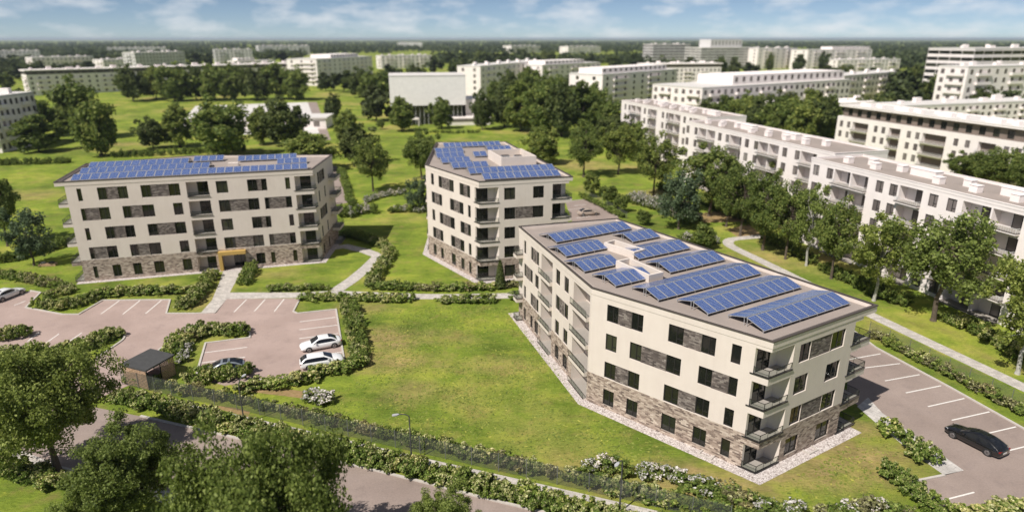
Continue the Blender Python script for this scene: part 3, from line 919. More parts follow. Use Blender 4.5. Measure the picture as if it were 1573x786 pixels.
rgt = [('N', -0.1, 1.4)] + grp(6, 7.2) + grp(9, 10.2, 12, 13.2) + grp(16, 17.2) + grp(20, 21.2, 23, 24.2) + grp(28, 29.5)
facade(rb_, BR, BB, TB - 0.68, ops_from({k: rgt for k in range(5)}))
facade(rb_, BB, B4, TB - 0.68, ops_from({k: grp(2, 3.2) + grp(5, 6.2, 8, 9.2) for k in range(5)}))
dB4 = unit(B4, B0)
lB4 = [('L', 8.5, 12.1), ('L', 18.2, 22.5)]
facade(rb_, B4, B0, TB - 0.68, ops_from({k: grp(2, 2.85) + grp(4.6, 5.5, 6.6, 7.5) + grp(13.2, 14.4) + grp(15.6, 16.8) + lB4 for k in range(5)}))
for k in range(5):
    for s0, s1 in ((8.5, 12.1), (18.2, 22.5)):
        balcony(rb_, B4, dB4, s0, s1, 3 * k + 0.10, 0.40, tray=0.38)
    proj_balcony(rb_, BR, unit(BR, BB), 3.0, 0.55, 3 * k + 0.11, 'plaster_cream', 0.6 if k else 0.3)
roofB = roof(rb_, [B0, B1, B2, B3, B4], TB)
gravel_ring([B4, B0, B1, BR, BB], 1.1)
# walled plant enclosure on the roof
E0, E1, E2, E3 = (-1.74, 106.05), (4.05, 107.7), (1.6, 115.4), (-4.2, 113.8)
e = MB()
for p, q in ((E0, E1), (E1, E2), (E2, E3), (E3, E0)):
    dd = unit(p, q)
    M = Matrix.Translation((p[0], p[1], 0)) @ Matrix.Rotation(math.atan2(dd[1], dd[0]), 4, 'Z')
    e.box(0.0, math.dist(p, q) - 0.25, 0.0, 0.25, TB - 0.40, TB + 1.15, 0, M)
enc = build(e, 'plant_enclosure', 'plaster_cream', roofB)
for i, (u, v, w, h) in enumerate(((-0.6, 109.3, 1.6, 0.9), (1.6, 110.2, 1.7, 0.8), (-1.2, 112.0, 1.5, 0.9), (1.0, 112.6, 1.4, 0.8))):
    e = MB()
    M = Matrix.Translation((u, v, TB - 0.38)) @ Matrix.Rotation(R(15), 4, 'Z')
    e.box(-w / 2, w / 2, -0.5, 0.5, 0.1, h, 0, M)
    e.box(-w / 2 + 0.1, w / 2 - 0.1, -0.4, 0.4, h + 0.002, h + 0.06, 1, M)
    build(e, 'air_unit', ['aluminium', 'coping_dark'], roofB)

# ---- block A: the long five-storey block
A0, A1, A2, A3, A4 = (-66.07, 92.42), (-31.71, 102.36), (-32.16, 115.9), (-56.0, 115.2), (-70.6, 107.2)
ra_ = thing('apartment_block', 'long cream five-storey block with a yellow framed entrance', 'building', (0, 0, 0), group='cream apartment blocks')
TA = 15.45
dA, dAR = unit(A0, A1), unit(A1, A2)
LA = math.dist(A0, A1)
nA = [('L', 17.2, 20.3), ('N', 32.92, LA + 0.1)]
a_ = grp(2.6, 3.2) + grp(5.25, 6.4, 7.9, 9.2) + grp(11.0, 12.3, 14.75, 16.3) + grp(21.4, 23.05) + grp(25.9, 27.3, 27.95, 28.75) + grp(31.5, 32.2) + nA
b_ = grp(2.6, 3.15, 4.95, 6.35) + grp(8.1, 9.15, 10.7, 12.35) + grp(15.0, 16.3) + grp(21.45, 23.0, 25.7, 27.3) + grp(28.15, 28.75, 31.3, 32.2) + nA
c_ = grp(2.6, 3.15) + grp(5.2, 6.35) + grp(8.05, 9.2) + grp(10.95, 12.35) + grp(15.0, 16.3) + [('L', 17.2, 19.9), ('E', 20.6, 24.25)] + grp(25.85, 27.2) + grp(28.1, 28.75) + grp(31.5, 32.15) + [('N', 32.92, LA + 0.1)]
facade(ra_, A0, A1, TA - 0.68, ops_from({4: a_, 3: b_, 2: a_, 1: b_, 0: c_}, head=2.3), 1.2)
for k in range(5):
    balcony(ra_, A0, dA, 17.2, 20.3 if k else 19.9, 3 * k + 0.10, 0.10)
# entrance: inner wall, glazed door, yellow frame
Me = Matrix.Translation((A0[0], A0[1], 0)) @ Matrix.Rotation(math.atan2(dA[1], dA[0]), 4, 'Z')
e = MB()
e.box(20.62, 22.3, 1.66, 1.72, 0.03, 2.55, 0, Me)
build(e, 'entrance_wall', 'plaster_cream', ra_)
add_window(ra_, A0, dA, 22.3, 24.22, 0.03, 2.5, 1.66, name='entrance_door')
e = MB()
e.box(20.35, 24.4, -0.75, 0.08, 2.56, 3.12, 0, Me)
e.box(20.35, 20.85, -0.75, 0.08, 0.0, 2.56, 0, Me)
build(e, 'entrance_frame', 'canopy_yellow', ra_)
zA = [(3 * k + 0.10, 3 * k + 2.40) for k in range(5)]
notch(ra_, A1, dA, dAR, LA - 32.92, 1.35, zA, 'b', 0, 0.45, 2.1)
rA1 = grp(2.55, 3.7, 5.9, 7.2) + [('N', -0.1, 1.35)]
rA2 = grp(2.55, 3.35) + grp(6.3, 7.1) + [('N', -0.1, 1.35)]
facade(ra_, A1, A2, TA - 0.68, ops_from({4: rA1, 3: rA2, 2: rA1, 1: rA2, 0: rA2}, head=2.3))
for k in range(5):
    q = V2(A1) + dAR * 9.4
    proj_balcony(ra_, q, dAR, 3.6, 1.3, 3 * k + 0.12, 'plaster_cream', 0.55 if k else 0.3)
bk = grp(3, 4.2) + grp(7, 8.2, 10, 11.2) + grp(14, 15.2) + grp(18, 19.2, 21, 22.2)
facade(ra_, A2, A3, TA - 0.68, ops_from({k: bk for k in range(5)}))
AL1 = tuple(V2(A0) + dA * 1.2)
AL0 = tuple(V2(A4) + unit(A4, A3) * 1.4)
facade(ra_, A3, AL0, TA - 0.68, ops_from({k: grp(3, 4.2) + grp(7, 8.2, 10, 11.2) for k in range(5)}))
LAl = math.dist(AL0, AL1)
facade(ra_, AL0, AL1, TA - 0.68, ops_from({k: grp(2, 3.2) + grp(5, 6.2) + [('w', 9.2, 11.0)] for k in range(5)}), 0, LAl)
dAl = unit(AL0, AL1)
for k in range(5):
    q = V2(AL1) - dAl * 4.3
    proj_balcony(ra_, q, dAl, 4.2, 1.3, 3 * k + 0.12, 'brick_tan' if k == 1 else 'plaster_cream', 0.55 if k else 0.3)
roofA = roof(ra_, [A0, A1, A2, A3, A4], TA)
gravel_ring([AL0, AL1, A1, A2, A3], 0.95)
for i, (x, y, l, wd, hh) in enumerate(((-51.5, 106.6, 2.2, 0.9, 0.5), (-46.2, 107.2, 1.6, 0.8, 0.5))):
    e = MB()
    M = Matrix.Translation((x, y, TA - 0.38)) @ Matrix.Rotation(R(17), 4, 'Z')
    e.box(-l / 2, l / 2, -wd / 2, wd / 2, 0, hh, 0, M)
    build(e, 'roof_hatch', 'plaster_cream', roofA)
# skylight wells on block C: low white walls round a sunken dark floor
for (cx, cy, l, w, ang) in ((12.7, 70.3, 4.6, 1.8, -52), (13.1, 63.3, 5.2, 1.9, -60)):
    M = Matrix.Translation((cx, cy, 0)) @ Matrix.Rotation(R(ang), 4, 'Z')
    e = MB()
    z0, z1 = TC - 0.40, TC + 0.42
    e.box(-l / 2, l / 2, -w / 2, -w / 2 + 0.22, z0, z1, 0, M)
    e.box(-l / 2, l / 2, w / 2 - 0.22, w / 2, z0, z1, 0, M)
    e.box(-l / 2, -l / 2 + 0.22, -w / 2 + 0.22, w / 2 - 0.22, z0, z1, 0, M)
    e.box(l / 2 - 0.22, l / 2, -w / 2 + 0.22, w / 2 - 0.22, z0, z1, 0, M)
    e.box(-l / 2 + 0.22, l / 2 - 0.22, -w / 2 + 0.22, w / 2 - 0.22, z0 + 0.05, z0 + 0.10, 1, M)
    build(e, 'skylight_well', ['plaster_cream', 'coping_dark'], roofC)
# basement light wells along block C
for s_, (P_, d_) in ((12.6, (C0, dL1)), (14.2, (C4, dL2)), (6.3, (C1, dF))):
    M = Matrix.Translation((P_[0], P_[1], 0)) @ Matrix.Rotation(math.atan2(d_[1], d_[0]), 4, 'Z')
    e = MB()
    e.box(s_, s_ + 1.3, -0.75, -0.62, 0.015, 0.14, 0, M)
    e.box(s_, s_ + 0.12, -0.62, -0.02, 0.015, 0.14, 0, M)
    e.box(s_ + 1.18, s_ + 1.3, -0.62, -0.02, 0.015, 0.14, 0, M)
    build(e, 'light_well', 'kerb_stone', rc)

# ------------------------------------------------------------------ solar arrays
PAN = {}
def panel_mesh(w, l):
    if (w, l) not in PAN:
        mb = MB()
        mb.box(0, w, 0, l, -0.04, 0.0, 0)
        f = 0.05
        mb.face([(f, f, 0.006), (w - f, f, 0.006), (w - f, l - f, 0.006), (f, l - f, 0.006)], 1, [(0, 0), (6, 0), (6, 10), (0, 10)])
        for (x0, x1, y0, y1) in ((0, w, 0, f), (0, w, l - f, l), (0, f, f, l - f), (w - f, w, f, l - f)):
            mb.face([(x0, y0, 0.008), (x1, y0, 0.008), (x1, y1, 0.008), (x0, y1, 0.008)], 0)
        PAN[(w, l)] = mb.mesh('solar_panel', ['aluminium', 'solar_cells'])
    return PAN[(w, l)]
def solar_row(P, ang, n, zroof, label, pitch=1.16, w=1.12, l=2.0, tilt=15.0, double=True, group='solar arrays'):
    """tent of panels: lower front edge starts at P and runs along ang; front slope rises to a ridge behind"""
    root = thing('solar_array', label, 'solar panels', (P[0], P[1], zroof), R(ang), group)
    me = panel_mesh(w, l)
    z0 = 0.28
    rise, run = l * math.sin(R(tilt)), l * math.cos(R(tilt))
    for k in range(n):
        o = obj('solar_panel', me, root, (k * pitch, 0, z0))
        o.rotation_euler = (R(tilt), 0, 0)
        if double:
            o = obj('solar_panel', me, root, (k * pitch, run + 0.10, z0 + rise))
            o.rotation_euler = (R(-tilt), 0, 0)
    rk = MB()
    L = n * pitch
    for (y, z) in ((0.1, z0 - 0.02), (run - 0.1, z0 + rise - 0.09)) + (((run + 0.2, z0 + rise - 0.09), (2 * run, z0 - 0.02)) if double else ()):
        rk.box(-0.05, L, y - 0.025, y + 0.025, z - 0.06, z)
    for k in range(0, n + 1, 2):
        x = min(k * pitch, L - 0.1)
        rk.box(x, x + 0.05, 0.08, 0.13, 0, z0 - 0.07)
        rk.box(x, x + 0.05, run - 0.13, run - 0.08, 0, z0 + rise - 0.15)
        if double:
            rk.box(x, x + 0.05, run + 0.18, run + 0.23, 0, z0 + rise - 0.15)
            rk.box(x, x + 0.05, 2 * run - 0.03, 2 * run + 0.02, 0, z0 - 0.07)
    build(rk, 'rack', 'aluminium', root)
    return root
gC = 'solar tents on the nearest block'
zC = TC - 0.38
for (P, n, lab, pit) in (((20.69, 48.68), 10, 'solar tent nearest the front corner of the four-storey block', 1.17), ((17.11, 52.2), 11, 'second solar tent from the front corner of the four-storey block', 1.155),
                    ((13.49, 55.41), 12, 'longest solar tent, third from the front corner of the four-storey block', 1.17), ((16.29, 62.84), 7, 'solar tent right of the front skylight well on the four-storey block', 1.16),
                    ((13.84, 67.12), 7, 'solar tent between the two skylight wells and the right roof edge', 1.11), ((10.08, 58.98), 5, 'short solar tent of five panels left of the front skylight well', 1.0),
                    ((7.49, 63.11), 5, 'short solar tent at the left roof edge beside the rear skylight well', 0.98), ((6.0, 68.08), 6, 'solar tent of six panels at the left roof edge below the rearmost row', 0.98),
                    ((5.27, 73.29), 10, 'rearmost long solar tent on the four-storey block', 1.16), ((14.3, 73.46), 4, 'small solar tent of four panels behind the rear skylight well', 1.09)):
    solar_row(P, 30.8, n, zC, lab, pit, pit - 0.05, 1.95, 15, True, gC)
gA = 'solar rows on the long block'
zA_ = TA - 0.38
u16 = np.array([math.cos(R(16.3)), math.sin(R(16.3))])
for (P, n, lab, pit) in (((-64.7, 93.9), 27, 'long front solar row on the block with the yellow entrance', 1.235), ((-66.6, 98.9), 15, 'middle solar row at the left of the long block', 1.235),
                    ((-68.3, 103.9), 12, 'rear solar row at the left end of the long block', 1.235), ((-54.0, 109.6), 4, 'short rear solar row at the middle of the long block', 1.2),
                    ((-46.6, 110.0), 8, 'rear solar row at the right of the long block', 1.2), ((-39.0, 107.3), 4, 'short solar row at the right roof end of the long block', 1.2)):
    solar_row(P, 16.3, n, zA_, lab, pit, pit - 0.05, 1.95, 17, n < 20 and n > 4 and P[0] < -60, gA)
gB = 'solar rows on the block with the plant enclosure'
zB_ = TB - 0.38
for (P, n, lab, pit) in (((-4.1, 94.7), 10, 'front solar row along the front roof edge of the five-storey block', 1.2), ((-6.5, 99.0), 12, 'second solar row from the front of the five-storey block', 1.16),
                    ((-9.5, 103.6), 5, 'third solar row, five panels left of the plant enclosure', 1.2), ((-11.7, 108.2), 4, 'fourth solar row from the front, four panels at the left roof edge', 1.25),
                    ((-13.0, 113.0), 4, 'fifth solar row from the front at the left roof edge', 1.25), ((-13.8, 118.3), 4, 'sixth solar row near the rear left of the five-storey roof', 1.3),
                    ((-12.9, 124.6), 10, 'rearmost long solar row of the five-storey roof', 1.12), ((-4.4, 120.6), 4, 'short solar row behind the plant enclosure', 1.15), ((-6.6, 114.6), 2, 'pair of solar panels beside the plant enclosure', 1.2)):
    solar_row(P, 14.5, n, zB_, lab, pit, pit - 0.05, 2.0, 16, n not in (2, 10), gB)

# ------------------------------------------------------------------ white blocks on the right
def back_and_sides(root, P, Q, depth, top, n_st, mats, glass, brick=0.0, side_cols=(2.5, 6.5), st=3.0):
    d = unit(P, Q)
    nin = np.array([-d[1], d[0]])
    P2, Q2 = V2(P) + nin * depth, V2(Q) + nin * depth
    side = [('w', s, s + 1.2) for s in side_cols if s + 1.4 < depth]
    rows = {k: side for k in range(n_st)}
    facade(root, Q, Q2, top, ops_from(rows, st, 0.7, 2.2), brick=brick, mats=mats, glass=glass)
    facade(root, P2, P, top, ops_from(rows, st, 0.7, 2.2), brick=brick, mats=mats, glass=glass)
    L = math.dist(P, Q)
    bk = [('w', s, s + 1.3) for s in np.arange(2.5, L - 2, 4.2)]
    facade(root, Q2, P2, top, ops_from({k: bk for k in range(n_st)}, st, 0.7, 2.2), brick=brick, mats=mats, glass=glass)
    return [tuple(P), tuple(Q), tuple(Q2), tuple(P2)]
def white_row(label, P, ang, L, depth, wins, logs_, boxes, zt=15.4, n=5):
    d = np.array([math.cos(R(ang)), math.sin(R(ang))])
    Q = tuple(V2(P) + d * L)
    root = thing('white_apartment_block', label, 'building', (0, 0, 0), group='stepped white apartment blocks')
    row = [('w', s, s + 1.45) for s in wins]
    for (s0, s1) in logs_:
        if s1 - s0 > 5.5:
            m_ = (s0 + s1) / 2
            row += [('L', s0, m_ - 0.12), ('L', m_ + 0.12, s1)]
        else:
            row.append(('L', s0, s1))
    mats = ('plaster_white', 'plaster_white')
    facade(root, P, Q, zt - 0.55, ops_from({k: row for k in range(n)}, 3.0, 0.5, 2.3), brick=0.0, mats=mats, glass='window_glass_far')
    for k in range(n):
        for (s0, s1) in logs_:
            q = V2(P) + d * s0
            proj_balcony(root, q, d, s1 - s0, 0.75, 3 * k + 0.10, 'plaster_white', 0.22, True, 'frame_white', rail=k > 0)
    poly = back_and_sides(root, P, Q, depth, zt - 0.55, n, mats, 'window_glass_far')
    r = roof(root, poly, zt, 0.55, 0.35, 'plaster_white', 'roof_membrane', 'plaster_white')
    nin = np.array([-d[1], d[0]])
    for (s, t, l, w, h) in boxes:
        q = V2(P) + d * s + nin * t
        e = MB()
        M = Matrix.Translation((q[0], q[1], zt - 0.34)) @ Matrix.Rotation(R(ang), 4, 'Z')
        e.box(0, l, 0, w, 0, h, 0, M)
        e.box(-0.06, l + 0.06, -0.06, w + 0.06, h, h + 0.08, 0, M)
        build(e, 'roof_box', 'plaster_white', r)
    return root
bx = lambda L: [(s, 3.0 + (i % 2) * 2.4, 1.2, 1.1, 0.95) for i, s in enumerate(np.arange(4, L - 3, 2.9)) if i % 5 != 4] + [(s, 5.2, 4.4, 1.5, 1.1) for s in np.arange(15.5, L - 6, 14.5)]
white_row('white block with balconies nearest the row of trees beside the winding path', (52.4, 113.3), -73.6, 50, 11, (0.7, 3.95, 14.5, 17.1, 24.0, 26.9, 39.2, 42.0), ((5.7, 12.9), (18.9, 22.9), (29.2, 37.4), (44, 48)), bx(50))
white_row('middle white block of the stepped row behind the trees', (44.0, 167.2), -73.5, 51.5, 12, (0.6, 4.4, 14.6, 17.6, 24.9, 28.1, 37.3, 41.0), ((6.2, 13.4), (19.2, 23.6), (29.6, 36.2), (42.7, 47.0)), bx(50))
white_row('farthest white block of the stepped row behind the trees', (37.2, 226.0), -74.2, 53, 12, (2.4, 5.4, 16.6, 19.4, 28.4, 31.0, 41.0, 44.2), ((7.0, 14.8), (20.6, 25.2), (32.2, 39.4), (46, 50)), bx(52))

# block with brown set-back top storey
def topped_block(label, P, Q, depth, n, logs_, wins, zt):
    d = unit(P, Q)
    L = math.dist(P, Q)
    nin = np.array([-d[1], d[0]])
    root = thing('white_apartment_block', label, 'building', (0, 0, 0))
    row = [('w', s, s + 1.35) for s in wins] + [('L', a, b2) for a, b2 in logs_]
    mats = ('plaster_white', 'plaster_white')
    zw = 3.0 * (n - 1) + 0.6
    facade(root, P, Q, zw, ops_from({k: row for k in range(n - 1)}, 3.0, 0.5, 2.3), brick=0.0, mats=mats, glass='window_glass_far')
    for k in range(1, n - 1):
        for (s0, s1) in logs_:
            proj_balcony(root, V2(P) + d * s0, d, s1 - s0, 0.8, 3 * k + 0.10, 'plaster_white', 0.22, True, 'frame_white')
    poly = back_and_sides(root, P, Q, depth, zw, n - 1, mats, 'window_glass_far', side_cols=(2.5, 6, 9.5))
    e = MB(); e.face([(*p, zw) for p in poly]); build(e, 'terrace', 'roof_pale', root)
    ins = offset_poly(poly, -1.1)
    tw = [('w', s, s + 1.7) for s in np.arange(1.8, L - 3.5, 3.6)]
    for i in range(4):
        p_, q_ = ins[i], ins[(i + 1) % 4]
        ll = math.dist(p_, q_)
        facade(root, p_, q_, zt - 0.55, [(s0, s1, zw + 0.35, zw + 2.3, 'w') for (_, s0, s1) in tw if s1 < ll - 1], brick=0.0, mats=('clad_brown', 'clad_brown'), glass='window_glass')
    r = roof(root, poly, zt, 0.55, 0.25, 'plaster_white', 'roof_pale', 'plaster_white')
    for i, s in enumerate(np.arange(4, L - 5, 3.4)):
        q = V2(P) + d * s + nin * (4 + (i % 2) * 2.5)
        e = MB()
        M = Matrix.Translation((q[0], q[1], zt - 0.24)) @ Matrix.Rotation(math.atan2(d[1], d[0]), 4, 'Z')
        e.box(0, 1.5 if i % 4 else 4.0, 0, 1.2, 0, 0.95, 0, M)
        build(e, 'roof_box', 'plaster_white', r)
    return root
dE = np.array([math.cos(R(-74.8)), math.sin(R(-74.8))])
EP = np.array([100.6, 204.2])
topped_block('white block with a brown top storey under an overhanging roof, right of the stepped row', tuple(EP), tuple(EP + dE * 60), 14, 5,
             ((6.4, 12.6), (20.2, 24.2), (31.4, 38.6), (47.5, 52)), (1.2, 4.2, 14.8, 17.6, 26.4, 29.2, 40.8, 44, 54, 57), 16.0)

# ------------------------------------------------------------------ distant blocks
FARW = {}
def far_window(w, h, glass):
    k = (round(w, 2), round(h, 2), glass)
    if k not in FARW:
        mb = MB()
        w, h = k[:2]
        mb.face([(0, 0.12, 0), (w, 0.12, 0), (w, 0.12, h), (0, 0.12, h)], 1)
        mb.box(0, w, 0.02, 0.10, 0, 0.08)
        mb.box(w / 2 - 0.05, w / 2 + 0.05, 0.02, 0.10, 0.08, h)
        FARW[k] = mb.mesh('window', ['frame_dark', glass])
    return FARW[k]
def far_block(label, P, Q, h, depth, n, ncol, mat='plaster_white', glass='window_glass_far', ww=1.5, top=None, step=None, roofm='roof_pale', name='distant_block', bands=False):
    root = thing(name, label, 'building', (0, 0, 0))
    d = unit(P, Q)
    nin = np.array([-d[1], d[0]])
    poly = [tuple(P), tuple(Q), tuple(V2(Q) + nin * depth), tuple(V2(P) + nin * depth)]
    st = h / n
    for i in range(4):
        p_, q_ = V2(poly[i]), V2(poly[(i + 1) % 4])
        L = np.linalg.norm(q_ - p_)
        dd = (q_ - p_) / L
        ni = np.array([-dd[1], dd[0]])
        mb = MB()
        if i == 2:
            mb.face([(*p_, 0), (*q_, 0), (*q_, h), (*p_, h)])
            build(mb, 'wall', mat, root); continue
        nc = ncol if i == 0 else max(2, int(round(ncol * L / math.dist(P, Q))))
        cw = L / nc
        w_ = min(ww, cw * 0.6) if not bands else cw * 0.96
        holes = []
        for k in range(n):
            for c in range(nc):
                s0 = (c + 0.5) * cw - w_ / 2
                z0 = st * k + st * 0.26
                holes.append((s0, s0 + w_, z0, z0 + st * 0.55))
        S = sorted({0, L, *[v for o in holes for v in o[:2]]})
        Z = sorted({0, h, *[v for o in holes for v in o[2:]]})
        hs = {(round(o[0], 4), round(o[2], 4)) for o in holes}
        for a in range(len(S) - 1):
            for z in range(len(Z) - 1):
                if (round(S[a], 4), round(Z[z], 4)) in hs: continue
                u, v = p_ + dd * S[a], p_ + dd * S[a + 1]
                topm = 1 if (top and Z[z] > h - st * 0.98) else 0
                mb.face([(*u, Z[z]), (*v, Z[z]), (*v, Z[z + 1]), (*u, Z[z + 1])], topm)
        build(mb, 'wall', [mat, top or mat], root)
        for (s0, s1, z0, z1) in holes:
            u = p_ + dd * s0
            obj('window', far_window(s1 - s0, z1 - z0, glass), root, (u[0], u[1], z0), math.atan2(dd[1], dd[0]))
        if n >= 3 and not bands and i in (0, 1, 3):
            bw = cw * 1.7
            bm = MB()
            bm.box(0, bw, -1.1, -0.01, -0.15, 0.0)
            bm.box(0, bw, -1.1, -1.0, 0.0, st * 0.30)
            bm.box(0, 0.1, -1.0, -0.01, 0.0, st * 0.30)
            bm.box(bw - 0.1, bw, -1.0, -0.01, 0.0, st * 0.30)
            bme = bm.mesh('balcony', ['plaster_white' if mat != 'plaster_grey' else mat])
            for c in range(1, nc - 1, 4):
                for k in range(1, n - (1 if top else 0)):
                    u = p_ + dd * ((c + 0.5) * cw - bw * 0.25)
                    obj('balcony', bme, root, (u[0], u[1], st * k + st * 0.10), math.atan2(dd[1], dd[0]))
    ov = 0.8 if top else 0.05
    e = MB()
    e.prism(offset_poly(poly, ov), h, h + 0.7, 0, True, True)
    r = build(e, 'roof', 'plaster_white' if top else roofm, root)
    LF = math.dist(P, Q)
    for j in range(max(2, int(LF / 9))):
        q = V2(P) + d * (LF * (j + 0.35 + 0.3 * ((j * 7) % 3) / 3) / max(2, int(LF / 9))) + nin * depth * (0.35 + 0.25 * (j % 2))
        e = MB()
        M = Matrix.Translation((q[0], q[1], h + 0.7)) @ Matrix.Rotation(math.atan2(d[1], d[0]), 4, 'Z')
        e.box(0, 1.6 + (j % 3) * 1.2, 0, 1.6, 0, 1.2 + 0.5 * (j % 2), 0, M)
        if not step: build(e, 'roof_box', 'plaster_white', r)
    if step:
        f0, f1, hh = step
        a, b2 = V2(P) + (V2(Q) - V2(P)) * f0 + nin * depth * 0.15, V2(P) + (V2(Q) - V2(P)) * f1 + nin * depth * 0.15
        e = MB()
        e.prism([tuple(a), tuple(b2), tuple(b2 + nin * depth * 0.7), tuple(a + nin * depth * 0.7)], h + 0.7, h + 0.7 + hh, 0, True)
        build(e, 'upper_storey', mat, r)
        L = np.linalg.norm(b2 - a)
        for c in range(max(2, int(L / 5))):
            u = a + d * (L * (c + 0.3) / max(2, int(L / 5))) - nin * 0.14
            obj('window', far_window(ww, hh * 0.5, glass), r, (u[0], u[1], h + 0.7 + hh * 0.3), math.atan2(d[1], d[0]))
    return root
far_block('long white block with a dark top storey behind the tree row at the left', (-312.07, 433.40), (-169.11, 579.98), 15.3, 15, 5, 44, top='clad_dark')
far_block('white block cut by the left edge of the picture', (-183.61, 209.26), (-164.84, 210.52), 17.0, 22, 5, 7, ww=1.4)
far_block('low white annex beside the block at the left edge', (-241.35, 317.85), (-235.58, 329.41), 8.0, 34, 3, 5)
far_block('pale grey block with flat roof at the far left horizon', (-721.19, 960.37), (-682.93, 985.30), 18.5, 25, 4, 9, mat='plaster_grey')
far_block('long low white block behind the dark-topped block at far left', (-564.10, 798.37), (-524.65, 852.37), 13.8, 20, 3, 14)
far_block('low pale block left of the ribbed tall block', (-481.10, 798.37), (-465.93, 833.59), 11.3, 18, 3, 7)
far_block('tall pale block with rows of ribbed balconies behind the dark-topped block', (-400.22, 721.95), (-375.67, 781.84), 20.7, 18, 6, 15, mat='plaster_grey', ww=1.8)
far_block('distant pale strip block above the ribbed tall block', (-879.67, 1483.77), (-782.06, 1543.59), 16.2, 25, 4, 14, mat='plaster_grey')
far_block('grey distant block left of the centre horizon', (-418.70, 960.37), (-375.52, 985.30), 20.2, 20, 5, 10, mat='plaster_grey', ww=1.8)
far_block('white stepped block before the grey distant block', (-333.58, 815.60), (-296.76, 852.37), 9.2, 20, 3, 8, step=(0.1, 0.5, 3))
far_block('long grey distant block near the left horizon', (-550.51, 1483.77), (-457.43, 1543.59), 20.3, 25, 4, 12, mat='plaster_grey')
far_block('white block with a raised middle roof left of the hall', (-152.17, 528.36), (-128.81, 625.74), 19.5, 26, 6, 12, ww=1.8, step=(0.3, 0.8, 2.6))
far_block('white block behind the trees left of the hall', (-160.39, 833.59), (-103.12, 872.01), 14.9, 16, 4, 12, ww=1.8)
far_block('long white block right of the hall behind trees', (-19.67, 420.36), (25.98, 535.97), 18.4, 16, 5, 14, ww=1.8)
far_block('white block with corner balconies between the hall and the stepped row', (21.48, 480.51), (71.14, 543.79), 16.7, 22, 5, 11, ww=1.8, step=(0.1, 0.75, 2.5))
far_block('white block with black balcony openings left of the stepped row', (44.33, 329.41), (95.08, 389.18), 17.9, 20, 6, 9, glass='window_glass', ww=1.8, step=(0.05, 0.9, 2.6))
far_block('grey distant tower block left of the tallest one at the horizon', (198.28, 960.37), (257.28, 985.30), 27.2, 25, 7, 7, mat='plaster_grey', bands=True)
far_block('tallest grey stepped block breaking the horizon', (221.34, 798.37), (299.93, 833.59), 24.7, 30, 8, 9, mat='plaster_grey', bands=True, step=(0.2, 0.75, 9))
far_block('white distant block just right of the tallest grey block', (294.33, 815.60), (356.60, 852.37), 23.7, 20, 6, 7, ww=1.8)
far_block('white distant block with grey rear, right of centre horizon', (346.61, 798.37), (450.05, 852.37), 22.2, 24, 6, 12, ww=1.8, step=(0.4, 1.0, 3))
far_block('long low white block before the distant white blocks', (360.22, 750.72), (456.51, 798.37), 12.3, 16, 3, 16, ww=1.8)
far_block('white block with brown top storey behind the black-balconied block', (104.52, 528.36), (168.11, 543.79), 16.0, 15, 5, 18, top='clad_brown')
far_block('white office block with a broad white upper roof and tall dark windows', (83.00, 292.10), (178.88, 355.15), 14.2, 30, 4, 26, glass='window_glass_far', ww=2.0, step=(0.22, 1.0, 4.2))
far_block('white wing with small windows at the right of the office block', (185.92, 377.16), (252.71, 435.25), 14.8, 16, 4, 16, ww=2.0)
far_block('low dark-windowed pavilion with a white slab roof before the office block', (96.56, 274.24), (165.71, 296.93), 8.0, 18, 2, 18, mat='clad_brown', glass='window_glass', top='clad_brown')
far_block('striped white block with dark window bands at the right edge', (236.37, 348.36), (315.04, 377.16), 29.8, 26, 9, 12, glass='window_glass', bands=True)
far_block('white apartment block with open balconies before the striped block', (200.26, 296.93), (271.58, 323.53), 22.9, 14, 6, 14, ww=1.8)
dK = unit((139.5, 255), (152, 205))
far_block('long white block with roof boxes behind the brown-topped block', (138.22, 234.43), (221.86, 262.16), 12.0, 13, 5, 26, ww=1.5)
far_block('distant white blocks strip on the horizon left of centre', (-463.75, 2765.57), (-363.63, 2765.57), 20.0, 30, 4, 8, mat='plaster_grey')
far_block('small white distant house group right of centre, lower left of the grey tower', (-1.68, 1755.67), (77.29, 1839.83), 17.6, 30, 3, 7)
far_block('small white distant block on the horizon before the grey tower', (137.93, 1678.83), (228.04, 1755.67), 16.8, 30, 3, 8)

# white hall with ribbed metal cladding above a glazed base
hall = thing('exhibition_hall', 'windowless white ribbed hall above a glazed ground floor, centre distance', 'building', (0, 0, 0))
hp, hq = (-51.31, 280.68), (-19.79, 286.28)
HT, HB = 20.1, 8.1
dh = unit(hp, hq); nh = np.array([-dh[1], dh[0]])
LH = math.dist(hp, hq)
hpoly = [hp, hq, tuple(V2(hq) + nh * 24), tuple(V2(hp) + nh * 24)]
e = MB(); e.prism(hpoly, HB, HT, 0, True, True); build(e, 'upper_volume', 'facade_metal', hall)
Mh = Matrix.Translation((hp[0], hp[1], 0)) @ Matrix.Rotation(math.atan2(dh[1], dh[0]), 4, 'Z')
rib = MB(); rib.box(0, 0.25, -0.05, -0.002, HB + 0.05, HT - 0.05); ribm = rib.mesh('cladding_rib', ['facade_metal'])
for k in range(int(LH / 1.1)):
    q = Mh @ Vector((k * 1.1 + 0.3, 0, 0))
    obj('cladding_rib', ribm, hall, (q[0], q[1], 0), math.atan2(dh[1], dh[0]))
e = MB(); e.prism(offset_poly(hpoly, -1.2), 0, HB, 0, False); build(e, 'glazed_base', 'window_glass', hall)
mul = MB(); mul.box(0, 0.12, -0.06, 0.02, 0, HB); mulm = mul.mesh('mullion', ['frame_white'])
for k in range(int(LH / 1.8)):
    q = Mh @ Vector((k * 1.8 + 1.4, 1.12, 0))
    obj('mullion', mulm, hall, (q[0], q[1], 0), math.atan2(dh[1], dh[0]))
